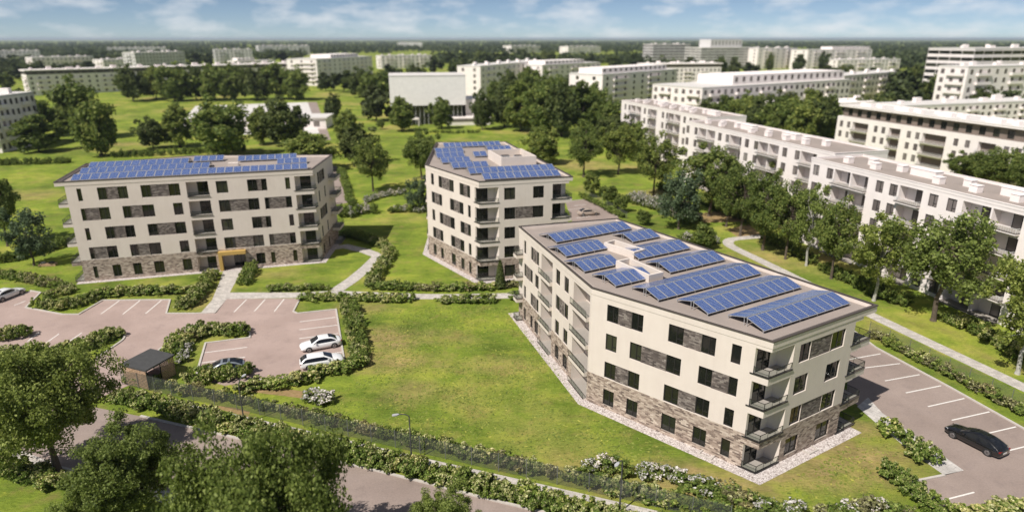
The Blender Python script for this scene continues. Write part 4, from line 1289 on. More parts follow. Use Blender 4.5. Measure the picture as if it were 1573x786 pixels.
e = MB(); e.prism(offset_poly(hpoly, 0.1), HT, HT + 0.4, 0, True, True); build(e, 'roof', 'roof_pale', hall)
an = MB(); an.box(LH + 0.01, LH + 9, 2, 20, 0, HB + 2.2, 0, Mh); build(an, 'annex', 'plaster_white', hall)
an = MB(); an.box(LH * 0.72, LH + 10, -4.5, -0.2, 0, 3.2, 0, Mh); build(an, 'front_terrace', 'plaster_white', hall)
an = MB(); an.box(LH * 0.76, LH + 8, -4.62, -4.52, 1.6, 2.7, 0, Mh); build(an, 'terrace_window', 'window_glass_far', hall)
an = MB(); an.box(LH * 0.18, LH * 0.36, -3.5, -1.0, 2.6, 3.2, 0, Mh); an.box(LH * 0.18, LH * 0.19, -3.5, -3.2, 0, 2.6, 0, Mh); an.box(LH * 0.35, LH * 0.36, -3.5, -3.2, 0, 2.6, 0, Mh); build(an, 'porch', 'plaster_white', hall)
lw = thing('low_pavilion', 'long low white pavilion behind the trees at the back of the long block', 'building', (0, 0, 0))
M = Matrix.Translation((*(-132.01, 266.07), 0)) @ Matrix.Rotation(R(4), 4, 'Z')
e = MB(); e.box(0, 56, 0, 14, 0, 4.2, 0, M); build(e, 'wall', 'plaster_white', lw)
e = MB(); e.box(-0.6, 56.6, -0.6, 14.6, 4.2, 4.7, 0, M); build(e, 'roof', 'roof_pale', lw)
for k in range(11):
    e = MB(); e.box(2 + k * 4.9, 4.4 + k * 4.9, -0.06, 0.02, 1.0, 3.2, 0, M); build(e, 'window', 'window_glass_far', lw)

# ------------------------------------------------------------------ vegetation
def fast_mesh(name, verts, mats, mat_idx=None, tri=False):
    """quads from an (n*4,3) array"""
    k = 4
    nf = len(verts) // k
    me = bpy.data.meshes.new(name)
    me.vertices.add(len(verts))
    me.vertices.foreach_set('co', np.asarray(verts, np.float32).ravel())
    me.loops.add(nf * k)
    me.loops.foreach_set('vertex_index', np.arange(nf * k, dtype=np.int32))
    me.polygons.add(nf)
    me.polygons.foreach_set('loop_start', np.arange(0, nf * k, k, dtype=np.int32))
    for mt in mats:
        me.materials.append(MATS[mt])
    if mat_idx is not None:
        me.polygons.foreach_set('material_index', np.asarray(mat_idx, np.int32))
    me.update(calc_edges=True)
    me.validate()
    return me
def leaves(centers, size, rg, outward=None, bias=0.7, asp=1.6):
    """diamond leaves: one per centre"""
    n = len(centers)
    nr = rg.normal(size=(n, 3))
    nr /= np.linalg.norm(nr, axis=1, keepdims=True)
    if outward is not None:
        nr = nr + outward * bias
        nr[:, 2] += 0.25
        nr /= np.linalg.norm(nr, axis=1, keepdims=True)
    a = rg.normal(size=(n, 3))
    u = np.cross(nr, a); u /= np.linalg.norm(u, axis=1, keepdims=True)
    w = np.cross(nr, u)
    s = (size * rg.uniform(0.65, 1.35, n))[:, None]
    q = np.stack([centers - u * s * asp / 2, centers - w * s / 2, centers + u * s * asp / 2, centers + w * s / 2], 1)
    return q.reshape(-1, 3)
def clumped(rg, nclump, per, rx, rz, zc, shell=0.45, cl=0.30, lump=0.18):
    """leaf centres gathered in clumps spread through an uneven ellipsoid"""
    ph = rg.uniform(0, 6.28, 6)
    dirs = rg.normal(size=(nclump, 3)); dirs /= np.linalg.norm(dirs, axis=1, keepdims=True)
    az = np.arctan2(dirs[:, 1], dirs[:, 0])
    rad = (shell + (1 - shell) * rg.uniform(0, 1, nclump) ** 0.55)
    rad *= 1 + lump * (np.sin(2 * az + ph[0]) * 0.6 + np.sin(3 * az + ph[1] + dirs[:, 2] * 2) + 0.6 * np.sin(5 * az + ph[2] + 4 * dirs[:, 2]))
    cc = dirs * rad[:, None] * np.array([rx, rx, rz])
    # lower half flatter
    cc[:, 2] = np.where(cc[:, 2] < 0, cc[:, 2] * 0.8, cc[:, 2])
    sizes = rg.uniform(0.6, 1.35, nclump) * cl * rx
    P, O = [], []
    for c, s in zip(cc, sizes):
        k = int(per * rg.uniform(0.6, 1.4))
        g = rg.normal(size=(k, 3)); g /= np.linalg.norm(g, axis=1, keepdims=True)
        g *= (rg.uniform(0, 1, k) ** 0.45)[:, None]
        P.append(c + g * s * np.array([1, 1, 0.72]))
        O.append(g * 0.8 + c / np.linalg.norm(c) * 0.6)
    P = np.concatenate(P); O = np.concatenate(O)
    P[:, 2] += zc
    return P, O, cc + np.array([0, 0, zc])
def trunk_mesh(rg, h_trunk, r0, cc, nlimb, bark, fork=False, name='trunk'):
    mb = MB()
    top = Vector((rg.normal() * 0.25, rg.normal() * 0.25, h_trunk))
    mid = Vector((rg.normal() * 0.12, rg.normal() * 0.12, h_trunk * 0.5))
    mb.tube((0, 0, -0.1), (0, 0, 0.35), r0 * 1.5, r0 * 1.05, 8)
    mb.tube((0, 0, 0.35), mid, r0 * 1.05, r0 * 0.85, 8)
    mb.tube(mid, top, r0 * 0.85, r0 * 0.62, 8)
    idx = rg.choice(len(cc), min(nlimb, len(cc)), replace=False)
    lead = Vector(cc.mean(0)) + Vector((0, 0, (cc[:, 2].max() - cc[:, 2].mean()) * 0.7))
    mb.tube(top, lead, r0 * 0.6, r0 * 0.12, 6)
    for i in idx:
        t = Vector(cc[i])
        s = top.lerp(lead, rg.uniform(0, 0.6)) if rg.uniform() < 0.7 else mid.lerp(top, rg.uniform(0.5, 1))
        m_ = s.lerp(t, 0.5) + Vector((0, 0, (t - s).length * 0.10)) + Vector(rg.normal(size=3) * 0.15)
        mb.tube(s, m_, r0 * 0.34, r0 * 0.2, 5)
        mb.tube(m_, t, r0 * 0.2, r0 * 0.05, 5)
    return mb.mesh(name, [bark], True)
TREES = {}
def make_tree(key, seed, H=12.0, rx=4.6, crown_lo=0.28, nclump=90, per=90, leaf=0.34, mat='leaf_green', r0=0.26, bark='bark', nlimb=22, cl=0.30, shell=0.45, lump=0.18):
    rg = np.random.default_rng(seed)
    rz = H * (1 - crown_lo) / 2 * 0.98
    zc = H - rz
    rxx = rx * 0.86
    P, O, cc = clumped(rg, nclump, per, rxx, rz * 0.88, zc, shell, cl, lump)
    lo, hi = np.quantile(P[:, 2], 0.004), np.quantile(P[:, 2], 0.997)
    rad = np.quantile(np.hypot(P[:, 0], P[:, 1]), 0.985)
    z_lo = H * crown_lo * 0.85
    for Q in (P, cc):                      # fit the crown to its height and spread
        Q[:, :2] *= rx / rad
        Q[:, 2] = z_lo + (Q[:, 2] - lo) * (H - z_lo) / (hi - lo)
    me = fast_mesh('crown', leaves(P, leaf, rg, O), [mat])
    tm = trunk_mesh(rg, H * crown_lo * 1.15, r0, cc, nlimb, bark)
    TREES[key] = (tm, me, H, rx)
make_tree('near0', 11, 12, 5.6, 0.24, 190, 330, 0.14, 'leaf_olive', 0.30, 'bark', 60, 0.20, 0.32)
make_tree('near1', 12, 10, 5.0, 0.16, 190, 310, 0.13, 'leaf_olive', 0.24, 'bark', 64, 0.19, 0.30, 0.24)
make_tree('near2', 13, 8, 6.4, 0.10, 270, 330, 0.135, 'leaf_olive', 0.24, 'bark', 64, 0.19, 0.30, 0.22)
make_tree('row0', 21, 14, 6.0, 0.38, 100, 130, 0.23, 'leaf_olive', 0.30, 'bark', 52, 0.21, 0.32, 0.22)
make_tree('row1', 22, 12.5, 4.6, 0.33, 84, 130, 0.21, 'leaf_olive', 0.22, 'bark_pale', 44, 0.23, 0.32)
make_tree('row2', 23, 14, 5.2, 0.30, 95, 125, 0.25, 'leaf_green', 0.26, 'bark', 40, 0.23, 0.35)
make_tree('row3', 24, 13, 4.8, 0.30, 92, 125, 0.25, 'leaf_green', 0.26, 'bark', 40, 0.24, 0.35)
make_tree('mid0', 31, 13, 5.2, 0.14, 90, 80, 0.50, 'leaf_dark', 0.28, 'bark', 16, 0.30)
make_tree('mid1', 32, 13, 4.8, 0.14, 90, 80, 0.50, 'leaf_green', 0.28, 'bark', 16, 0.30)
make_tree('mid2', 33, 14, 6.0, 0.08, 100, 80, 0.52, 'leaf_green', 0.30, 'bark', 14, 0.28)
make_tree('blue', 41, 8, 3.2, 0.20, 50, 95, 0.24, 'leaf_blue', 0.16, 'bark', 20, 0.30)
make_tree('young', 42, 4.5, 1.7, 0.25, 36, 70, 0.22, 'leaf_green', 0.08, 'bark', 14, 0.36)
make_tree('far0', 51, 13, 5.4, 0.16, 46, 26, 1.1, 'leaf_far', 0.3, 'bark', 6, 0.34)
make_tree('far1', 52, 13, 5.0, 0.20, 46, 26, 1.1, 'leaf_far', 0.3, 'bark', 6, 0.34)
make_tree('far2', 53, 12, 6.0, 0.14, 46, 26, 1.2, 'leaf_dark', 0.3, 'bark', 6, 0.34)
def tree(key, xyhr, label, group=None, cat='tree', name='tree'):
    x, y, h, r = xyhr
    tm, me, H, rx = TREES[key]
    s = h / H
    sr = r / rx
    root = thing(name, label, cat, (x, y, 0), random.uniform(0, 6.28), group)
    root.scale = (sr, sr, s)
    t = obj('trunk', tm, root)
    obj('crown', me, root)
    k = min(1.0, s / sr)
    t.scale = (max(0.5, k), max(0.5, k), 1.0)
    return root

tree('near0', (-38.7, 46.9, 11.9, 5.4), 'large foreground tree with a bare lower trunk at the street, far left')
tree('near1', (-28.6, 40.9, 8.5, 4.1), 'bushy foreground tree between the large left tree and the broad one')
tree('near1', (-29.7, 38.3, 6.3, 2.7), 'low foreground tree crown cut off by the bottom edge, left of the middle')
tree('near2', (-15.5, 33.3, 12.5, 5.8), 'broadest foreground tree, in front of the street hedge')
tree('near1', (-4.4, 36.9, 6.0, 2.6), 'small foreground tree top at the bottom edge below the curved-arm lamp')
tree('row0', (55.2, 78.3, 14.7, 6.8), 'large spreading tree with a leaning limb before the nearest white block')
tree('row1', (51.0, 85.1, 12.5, 4.7), 'tree with a pale trunk behind the rear roof corner of the nearest cream block')
tree('row2', (49.1, 94.0, 12.9, 3.9), 'slender dark tree left of the pale-trunked tree')
tree('row1', (47.9, 100.1, 13.3, 3.7), 'light green tree second left of the pale-trunked tree')
tree('row3', (43.8, 108.3, 13.4, 4.5), 'tree standing right beside the bend of the winding path')
tree('row2', (42.8, 117.1, 13.8, 4.6), 'tree at the left of the bend of the winding path')
tree('row3', (41.0, 131.3, 14.9, 7.2), 'broad dark tree behind the blue-green tree')
tree('row2', (33.1, 149.0, 15.0, 5.7), 'dark round tree behind the white flowering shrubs')
tree('row3', (28.9, 175.3, 13.7, 5.3), 'right one of two lawn trees behind the plant-enclosure block')
tree('row2', (19.1, 171.7, 14.9, 5.5), 'left one of two lawn trees behind the plant-enclosure block')
tree('row1', (55.7, 64.0, 13.5, 4.6), 'tree cut by the right edge above the black car')
tree('row2', (67.2, 87.5, 10.4, 3.7), 'tree half hidden behind the large spreading tree')
tree('row2', (45.8, 103.4, 13.3, 3.9), 'tree between the light green tree and the path-bend tree')
tree('row3', (42.1, 123.3, 11.9, 3.8), 'slim tree between the broad dark tree and the path bend')
tree('row3', (57.2, 132.3, 11.7, 4.0), 'dark tree close to the middle white block')
tree('blue', (32.3, 121.5, 11.5, 4.2), 'blue-green tree beside the white flowering shrubs')
tree('young', (18.6, 149.0, 5.4, 2.4), 'young round tree farthest left in the garden behind the back car park')
tree('young', (21.6, 141.4, 4.4, 2.2), 'young tree second from left behind the back car park')
tree('young', (23.2, 134.5, 3.8, 1.9), 'young tree third from left behind the back car park')
tree('young', (26.1, 124.3, 3.1, 1.5), 'small young tree just behind the rear solar tent')
tree('young', (33.7, 109.1, 4.5, 2.0), 'young dark tree left of the winding path bend')
tree('mid1', (9.0, 190.9, 10.6, 5.7), 'round tree right behind the plant-enclosure block')
tree('row2', (-33.6, 154.5, 12.9, 5.0), 'round lawn tree between the long block and the plant-enclosure block')
tree('row3', (-23.6, 168.4, 12.9, 5.1), 'tall tree at the left edge of the plant-enclosure block')
tree('blue', (-20.0, 135.6, 7.4, 2.8), 'blue-green small tree before the tall tree at the plant-enclosure block')
tree('mid0', (-45.0, 190.9, 11.4, 5.7), 'tree second from the front in the line behind the round lawn tree')
tree('mid1', (-57.2, 228.4, 11.6, 5.4), 'tree third from the front in the line behind the round lawn tree')
tree('mid0', (-80.2, 296.9, 12.0, 4.4), 'rearmost tree in the line behind the round lawn tree')
tree('mid1', (-43.9, 262.2, 13.2, 5.7), 'round tree left of the hall porch')
tree('mid1', (-28.9, 270.1, 12.3, 5.0), 'round tree before the middle of the ribbed hall')
tree('mid0', (-11.9, 266.1, 15.6, 4.7), 'round tree at the right corner of the ribbed hall')
tree('young', (-53.6, 268.1, 3.9, 1.9), 'small bush tree left of the hall tree')
# behind the long block
tree('mid2', (-129.3, 204.4, 18.4, 6.7), 'large dark oval tree behind the left end of the long block')
tree('mid2', (-159.5, 240.8, 21.5, 9.9), 'big dark tree behind the oval tree at the left')
tree('mid0', (-180.6, 244.1, 17.0, 7.9), 'dark tree against the white block at the left edge')
tree('mid1', (-153.9, 211.8, 11.7, 7.1), 'lower round tree before the left-edge white block')
tree('mid0', (-120.8, 219.8, 10.4, 5.0), 'round tree leftmost of the group before the low pavilion')
tree('mid1', (-113.3, 222.6, 14.3, 5.7), 'loose tree second of the group before the low pavilion')
tree('mid2', (-90.4, 204.4, 17.6, 9.7), 'broad tall tree behind the middle of the long block')
tree('mid1', (-87.2, 228.4, 12.7, 5.0), 'thin tree right of the broad tall tree')
tree('mid0', (-76.9, 222.6, 16.5, 8.3), 'dark broad tree behind the right half of the long block')
tree('mid2', (-56.2, 180.8, 10.7, 7.2), 'low bushy tree behind the right end of the long block')
tree('row3', (-89.8, 110.6, 14.0, 3.6), 'dark tree cut by the left edge beside the long block')
tree('blue', (-77.8, 100.1, 9.6, 3.4), 'blue-green tree left of the long block')
for i, xyhr in enumerate(((-223.3, 393.4, 20.7, 9.9), (-218.9, 411.0, 18.9, 9.2), (-199.0, 393.4, 21.4, 10.3), (-189.9, 402.0, 19.6, 9.7), (-177.1, 397.6, 20.5, 10.0), (-166.4, 402.0, 21.1, 10.1), (-153.4, 402.0, 20.0, 10.5), (-143.2, 406.4, 20.9, 10.2), (-129.9, 402.0, 19.6, 9.7), (-157.6, 543.8, 14.2, 7.3))):
    o_ = ('first', 'second', 'third', 'fourth', 'fifth', 'sixth', 'seventh', 'eighth', 'ninth', 'tenth')[i]
    tree(('mid0', 'mid1', 'mid2')[i % 3], xyhr, o_ + ' tree from the left in the row before the long dark-topped block', 'row before the dark-topped block')
# clumps in the middle distance
ORD = 'first second third fourth fifth sixth seventh eighth ninth tenth eleventh twelfth thirteenth fourteenth fifteenth sixteenth seventeenth eighteenth nineteenth twentieth'.split()
ORD += ['twenty-' + o for o in ORD[:9]] + ['thirtieth']
def clump(name_group, label, pts, keys=('mid0', 'mid1', 'mid2')):
    """trees of one grove, told apart by their order from the left as seen across the lawn"""
    rank = sorted(range(len(pts)), key=lambda i: pts[i][0] / pts[i][1])
    for i, p in enumerate(pts):
        tree(keys[i % len(keys)], p, ORD[rank.index(i)] + ' from the left, ' + label, name_group)
clump('trees at the left of the ribbed hall', 'dark tree in the clump left of the ribbed hall', [(-131.9, 474.4, 12.4, 6.4), (-116.1, 462.5, 13.9, 8.1), (-95.9, 420.4, 18.1, 8.1), (-77.5, 385.1, 18.8, 9.7), (-60.9, 296.9, 15.3, 7.0), (-95.3, 528.4, 15.7, 9.2), (-79.2, 560.1, 15.6, 8.6)], ('far0', 'far1', 'mid0', 'mid2'))
clump('trees right of the ribbed hall', 'dark tree in the grove between ribbed hall and stepped row',
      [(-3.0, 274.2, 17.9, 7.0), (3.6, 262.2, 19.1, 7.7), (11.0, 251.1, 20.7, 7.9), (18.7, 247.6, 19.5, 7.3), (27.0, 262.2, 19.1, 7.2), (34.5, 270.1, 17.6, 6.3), (-1.5, 377.2, 18.5, 7.3), (9.0, 385.1, 19.5, 9.0), (19.8, 341.8, 18.7, 8.0), (32.1, 348.4, 17.1, 7.5), (-8.6, 335.5, 14.7, 6.5), (36.2, 244.1, 14.7, 5.3), (23.3, 287.4, 14.9, 6.2), (36.0, 307.0, 14.7, 6.6)])
clump('trees between the white blocks', 'dark tree between stepped row and office block',
      [(79.9, 270.1, 12.0, 6.4), (84.7, 262.2, 13.7, 6.7), (88.2, 251.1, 14.1, 6.9), (91.5, 240.8, 14.9, 6.6), (93.1, 228.4, 16.0, 6.8), (97.6, 222.6, 16.9, 6.6), (104.4, 225.4, 17.5, 6.2), (110.2, 228.4, 16.0, 5.0), (101.7, 282.9, 13.6, 6.7), (110.9, 274.2, 14.8, 7.0), (121.4, 270.1, 15.6, 6.9), (96.5, 312.4, 11.4, 6.1)])
clump('trees right of the stepped row', 'dark tree between nearest white block and brown-topped block',
      [(111.0, 157.4, 9.3, 4.8), (113.2, 153.1, 10.9, 5.3), (115.7, 149.0, 12.2, 5.4), (115.9, 142.6, 12.6, 5.2), (115.5, 168.4, 6.8, 3.7), (125.6, 165.1, 9.4, 5.0), (111.9, 132.3, 13.7, 4.8)], ('row3', 'row2'))
clump('trees in the far park', 'dark tree in the far park left of the striped block',
      [(237.3, 420.4, 15.0, 9.0), (253.2, 430.2, 17.7, 10.0), (252.2, 411.0, 20.0, 10.3), (256.7, 402.0, 21.1, 10.1), (277.1, 420.4, 19.7, 8.9), (213.7, 355.1, 16.1, 9.0), (216.0, 341.8, 17.5, 9.3), (221.3, 335.5, 17.2, 7.8), (201.2, 348.4, 14.5, 7.5), (239.8, 440.5, 12.4, 8.5), (220.7, 323.5, 14.8, 6.9), (210.5, 296.9, 14.8, 6.4), (204.5, 274.2, 14.8, 6.5), (172.8, 287.4, 13.8, 6.2), (165.1, 296.9, 12.5, 5.8), (158.9, 301.9, 11.0, 5.3), (203.9, 266.1, 12.8, 5.2)], ('far0', 'far1', 'far2', 'mid0'))
clump('trees left of the stepped row', 'dark tree at the far end of the stepped white row',
      [(36.2, 214.4, 11.0, 5.1), (37.5, 197.4, 11.3, 4.3), (32.0, 222.6, 10.9, 4.9)], ('mid0', 'mid1'))
clump('trees among the far left blocks', 'distant tree among the far left low blocks',
      [(-458.7, 615.5, 14.8, 8.3), (-435.8, 595.9, 14.4, 8.0), (-469.4, 658.7, 13.4, 7.6), (-513.6, 736.1, 12.2, 8.5), (-475.5, 708.4, 10.5, 8.2), (-479.6, 736.1, 10.9, 8.5), (-480.3, 766.0, 11.3, 8.8), (-506.0, 833.6, 15.3, 9.6), (-516.5, 872.0, 16.0, 8.4), (-407.5, 872.0, 19.2, 10.0), (-411.1, 914.1, 16.8, 10.5), (-357.8, 474.4, 13.3, 6.4), (-289.2, 615.5, 14.8, 7.1), (-343.7, 1011.5, 18.5, 13.5), (-390.4, 1068.4, 15.6, 12.3), (-300.6, 960.4, 15.9, 11.0)], ('far0', 'far1', 'far2'))
clump('trees among the far right blocks', 'distant tree among the pale right horizon blocks',
      [(151.6, 833.6, 16.9, 11.2), (158.9, 736.1, 13.6, 9.9), (170.1, 708.4, 13.1, 9.5), (194.4, 736.1, 16.3, 8.5), (183.8, 636.4, 14.2, 7.4), (189.8, 615.5, 20.5, 6.5), (208.4, 636.4, 18.8, 6.1), (231.5, 658.7, 13.4, 8.9), (279.5, 736.1, 20.3, 4.9), (311.4, 736.1, 19.0, 7.1), (337.7, 736.1, 21.7, 6.4), (305.8, 615.5, 12.6, 8.3), (306.9, 577.5, 11.8, 7.8), (297.6, 636.4, 11.8, 8.6), (129.1, 872.0, 16.0, 11.7), (99.8, 872.0, 16.0, 11.7), (62.0, 766.0, 16.9, 10.3), (49.8, 960.4, 19.4, 11.0), (13.6, 1011.5, 20.4, 13.5), (-13.4, 872.0, 19.2, 11.7), (-42.4, 960.4, 19.4, 12.9), (-60.9, 833.6, 18.4, 11.2), (-88.5, 960.4, 17.6, 11.0), (441.1, 798.4, 14.7, 9.2), (181.5, 513.8, 10.6, 6.0), (167.0, 499.9, 11.2, 6.8), (-54.7, 658.7, 17.0, 10.1), (-36.3, 615.5, 17.1, 9.5), (-80.6, 708.4, 17.0, 9.5)], ('far0', 'far1', 'far2'))

# far woods: nobody could count them
def woods(name, label, n, d0, d1, seed, keep):
    rg = np.random.default_rng(seed)
    Ps, Os = [], []
    cnt = 0
    while cnt < n:
        dist = d0 * (d1 / d0) ** rg.uniform()
        az = rg.uniform(-0.86, 0.86)
        x, y = dist * math.sin(az), dist * math.cos(az)
        if not keep(x, y, rg): continue
        cnt += 1
        k = 16
        h, r = rg.uniform(10, 17), rg.uniform(4.5, 8)
        g = rg.normal(size=(k, 3)); g /= np.linalg.norm(g, axis=1, keepdims=True)
        g *= (rg.uniform(0.3, 1, k) ** 0.5)[:, None]
        c = np.array([x, y, h * 0.52])
        Ps.append(c + g * np.array([r, r, h * 0.46])); Os.append(g)
    P, O = np.concatenate(Ps), np.concatenate(Os)
    me = fast_mesh(name, leaves(P, 4.2, rg, O, 1.2, 1.3), ['leaf_far'])
    o = thing(name, label, 'woods', (0, 0, 0), me=me)
    o['kind'] = 'stuff'
    return o
CLEAR = [((-113.30, 1376.96), 260, 40), ((-458.95, 560.13), 90, 30), ((204.31, 1483.77), 180, 40), ((845.11, 1755.67), 160, 60), ((-539.75, 1011.53), 90, 30)]
FARB = [(o, o.name) for o in bpy.data.objects if o.name.startswith('distant_block')]
BOX = []
for o in bpy.data.objects:
    if o.name.startswith('distant_block'):
        vs_ = [V2(v.co[:2]) for c in o.children if c.name.startswith('roof') for v in c.data.vertices]
        vs_ = np.array(vs_)
        BOX.append((vs_.min(0) - 14, vs_.max(0) + 14))
def keep_far(x, y, rg):
    for a, b2 in BOX:
        if a[0] < x < b2[0] and a[1] < y < b2[1]: return False
    for (c, r, pad) in CLEAR:
        if abs(x - c[0]) < r * 1.2 and abs(y - c[1]) < r: return False
    v = math.sin(x * 0.011 + 1.3) + math.sin(y * 0.0067 + x * 0.004) + math.sin((x - y) * 0.0031 + 2)
    dist = math.hypot(x, y)
    # keep the sight lines to the blocks open: woods thin out between 450 and 900 m
    if dist < 950: return v > 1.15
    return v > -0.75 if dist < 2000 else v > -1.6
woods('distant_woods', 'dark woods stretching to the horizon behind the far blocks', 15000, 480, 9000, 77, keep_far)

# turf: short tufts over the near lawns, nobody could count them
def in_poly(P, poly):
    x, y = P[:, 0], P[:, 1]
    ins = np.zeros(len(P), bool)
    n = len(poly)
    for i in range(n):
        (x0, y0), (x1, y1) = poly[i], poly[(i + 1) % n]
        c = ((y0 > y) != (y1 > y)) & (x < (x1 - x0) * (y - y0) / (y1 - y0 + 1e-12) + x0)
        ins ^= c
    return ins
def turf(label, polys, dens, seed):
    rg = np.random.default_rng(seed)
    out = []
    for poly in polys:
        A = np.array(poly)
        lo, hi = A.min(0), A.max(0)
        n = int(dens * np.prod(hi - lo))
        P = rg.uniform(lo, hi, (n, 2))
        P = P[in_poly(P, poly)]
        # tufts gather where the sward is lush
        f = np.sin(P[:, 0] * 0.9 + 1.7 * np.sin(P[:, 1] * 0.43)) + np.sin(P[:, 1] * 1.1 + 1.3 * np.sin(P[:, 0] * 0.37 + 1)) + np.sin(P[:, 0] * 0.31 - P[:, 1] * 0.27)
        P = P[f + rg.normal(0, 2.2, len(P)) > 0.2]
        out.append(P)
    P = np.concatenate(out)
    n = len(P)
    a = rg.uniform(0, 6.28, n)
    w = rg.uniform(0.05, 0.14, n)
    h = rg.uniform(0.02, 0.06, n)
    ux, uy = np.cos(a) * w, np.sin(a) * w
    lx, ly = rg.normal(0, 0.12, n), rg.normal(0, 0.12, n)
    z = np.zeros(n)
    q = np.stack([np.stack([P[:, 0] - ux, P[:, 1] - uy, z], 1), np.stack([P[:, 0] + ux, P[:, 1] + uy, z], 1),
                  np.stack([P[:, 0] + ux * .6 + lx, P[:, 1] + uy * .6 + ly, h], 1), np.stack([P[:, 0] - ux * .6 + lx, P[:, 1] - uy * .6 + ly, h * .8], 1)], 1)
    o = thing('lawn_grass', label, 'grass', me=fast_mesh('lawn_grass', q.reshape(-1, 3), ['leaf_grass']))
    o['kind'] = 'stuff'
turf('short grass of the big lawn left of the nearest block', [[(-19.50, 81.36), (-13.14, 83.18), (-0.36, 83.18), (1.17, 76.71), (7.44, 57.16), (14.64, 49.10), (11.96, 47.26), (6.45, 47.98), (-1.52, 50.06), (-8.80, 51.88), (-16.17, 54.92), (-20.63, 57.16), (-18.85, 60.35), (-15.11, 63.84)]], 26, 3)
turf('worn grass between the nearest block and the right walkway', [[(21.60, 44.69), (33.01, 52.29), (35.09, 53.69), (34.70, 49.10), (30.87, 47.08), (31.53, 44.29), (27.95, 42.50), (23.10, 41.97)]], 22, 4)

# air: thin haze that lets the far woods fade towards blue
hz = bpy.data.materials.new('haze_air')
hz.use_nodes = True
hz.node_tree.nodes.clear()
ho = hz.node_tree.nodes.new('ShaderNodeOutputMaterial')
hv = hz.node_tree.nodes.new('ShaderNodeVolumePrincipled')
hv.inputs['Color'].default_value = (0.72, 0.82, 0.95, 1)
hv.inputs['Density'].default_value = 0.00007
hv.inputs['Anisotropy'].default_value = 0.2
hz.node_tree.links.new(hv.outputs[0], ho.inputs['Volume'])
MATS['haze_air'] = hz
e = MB(); e.box(-32000, 32000, -32000, 32000, -1.0, 52.0)
hazeo = build(e, 'haze', 'haze_air')
hazeo['kind'] = 'stuff'

# ------------------------------------------------------------------ shrubs and hedges
SHRUB = {}
def make_shrub(key, seed, mats, shares, n=900, leaf=0.135, r=0.85, h=1.25):
    rg = np.random.default_rng(seed)
    P, O, cc = clumped(rg, 22, n // 22, r * 0.82, h * 0.46, h * 0.50, 0.5, 0.34, 0.12)
    P[:, 2] = np.abs(P[:, 2]) + 0.02
    mi = np.zeros(len(P), int)
    zrel = (P[:, 2] / h) + rg.normal(0, 0.18, len(P))
    rad = np.hypot(P[:, 0], P[:, 1]) / r
    score = zrel * 0.7 + rad * 0.35 + rg.normal(0, 0.22, len(P))
    if shares > 0:
        mi[score > np.quantile(score, 1 - shares)] = 1
    SHRUB[key] = (fast_mesh('shrub', leaves(P, leaf, rg, O, 0.8, 1.5), mats, mi), r, h)
for i in range(4):
    make_shrub(('g', i), 100 + i, ['leaf_hedge', 'leaf_tip'], 0.08)
    make_shrub(('t', i), 120 + i, ['leaf_hedge', 'leaf_tip'], 0.32)
    make_shrub(('w', i), 140 + i, ['leaf_green', 'blossom'], 0.27)
    make_shrub(('d', i), 160 + i, ['leaf_green', 'leaf_hedge'], 0.25)
    make_shrub(('y', i), 180 + i, ['leaf_dry', 'leaf_tip'], 0.20, 420)
hr = random.Random(5)
def hedge(label, pts, width, height, mix='gt', step=0.95, group='hedges', cat='hedge', name='hedge', jit=0.18):
    """a hedge is a line of grown-together shrubs"""
    root = thing(name, label, cat, (*pts[0], 0), 0, group)
    rows_ = max(1, round(width / 1.15))
    for i in range(len(pts) - 1):
        a, b2 = V2(pts[i]), V2(pts[i + 1])
        L = np.linalg.norm(b2 - a)
        d = (b2 - a) / L
        nn = np.array([-d[1], d[0]])
        k = max(1, int(round(L / step)))
        for j in range(k):
            for q in range(rows_):
                off = ((q + 0.5) / rows_ - 0.5) * width if rows_ > 1 else 0.0
                p = a + d * ((j + 0.5 + hr.uniform(-jit, jit) * 1.6 + 0.25 * (q % 2)) * L / k) + nn * (off + hr.uniform(-jit, jit))
                me, r, h = SHRUB[(hr.choice(mix), hr.randrange(4))]
                o = obj('shrub', me, root, (p[0] - pts[0][0], p[1] - pts[0][1], 0), hr.uniform(0, 6.28))
                s = (width / rows_ / 2 * 1.28 + 0.10) / r * hr.uniform(0.82, 1.2)
                o.scale = (s, s, height / h * hr.uniform(0.78, 1.18))
    return root
hedge('long green hedge with pale tips between the street and the footpath', [(-40.77, 58.78), (-36.37, 57.28), (-27.30, 53.58), (-14.14, 48.91), (-7.21, 46.38), (0.73, 43.26), (5.74, 41.39), (10.43, 39.71), (13.09, 38.71)], 2.1, 1.35, 'gtt', 0.95)
hedge('thin mixed hedge growing behind the front wire fence', [(-41.54, 62.55), (-35.66, 60.35), (-30.47, 58.78), (-25.20, 57.16), (-17.91, 54.36), (-8.66, 50.85), (1.23, 47.08), (6.41, 45.11)], 1.2, 1.25, 'tdty', 1.0)
hedge('hedge behind the fence at the bottom right, below the flowering bushes', [(6.41, 45.11), (11.46, 43.26), (16.22, 41.10), (20.15, 39.64)], 1.6, 1.2, 'tdt', 1.0)
hedge('hedge at the front of the grey car', [(-35.21, 61.98), (-33.38, 62.26), (-30.81, 62.83), (-28.74, 63.70)], 2.0, 1.5, 'gt', 0.95)
hedge('hedge along the lower edge of the car park below the bay of white cars', [(-28.07, 59.82), (-26.70, 60.88), (-23.99, 61.43), (-21.12, 62.55)], 1.7, 1.35, 'gtt', 0.95)
hedge('hedge corner beside the white estate car', [(-21.93, 63.41), (-20.17, 63.99), (-18.52, 64.58), (-16.97, 66.11)], 1.7, 1.35, 'gt', 0.95)
hedge('hedge running up the right side of the car park towards the cross path', [(-16.90, 65.80), (-18.21, 69.69), (-19.46, 73.80), (-20.92, 78.35), (-22.67, 83.18)], 2.1, 1.4, 'gtd', 0.9)
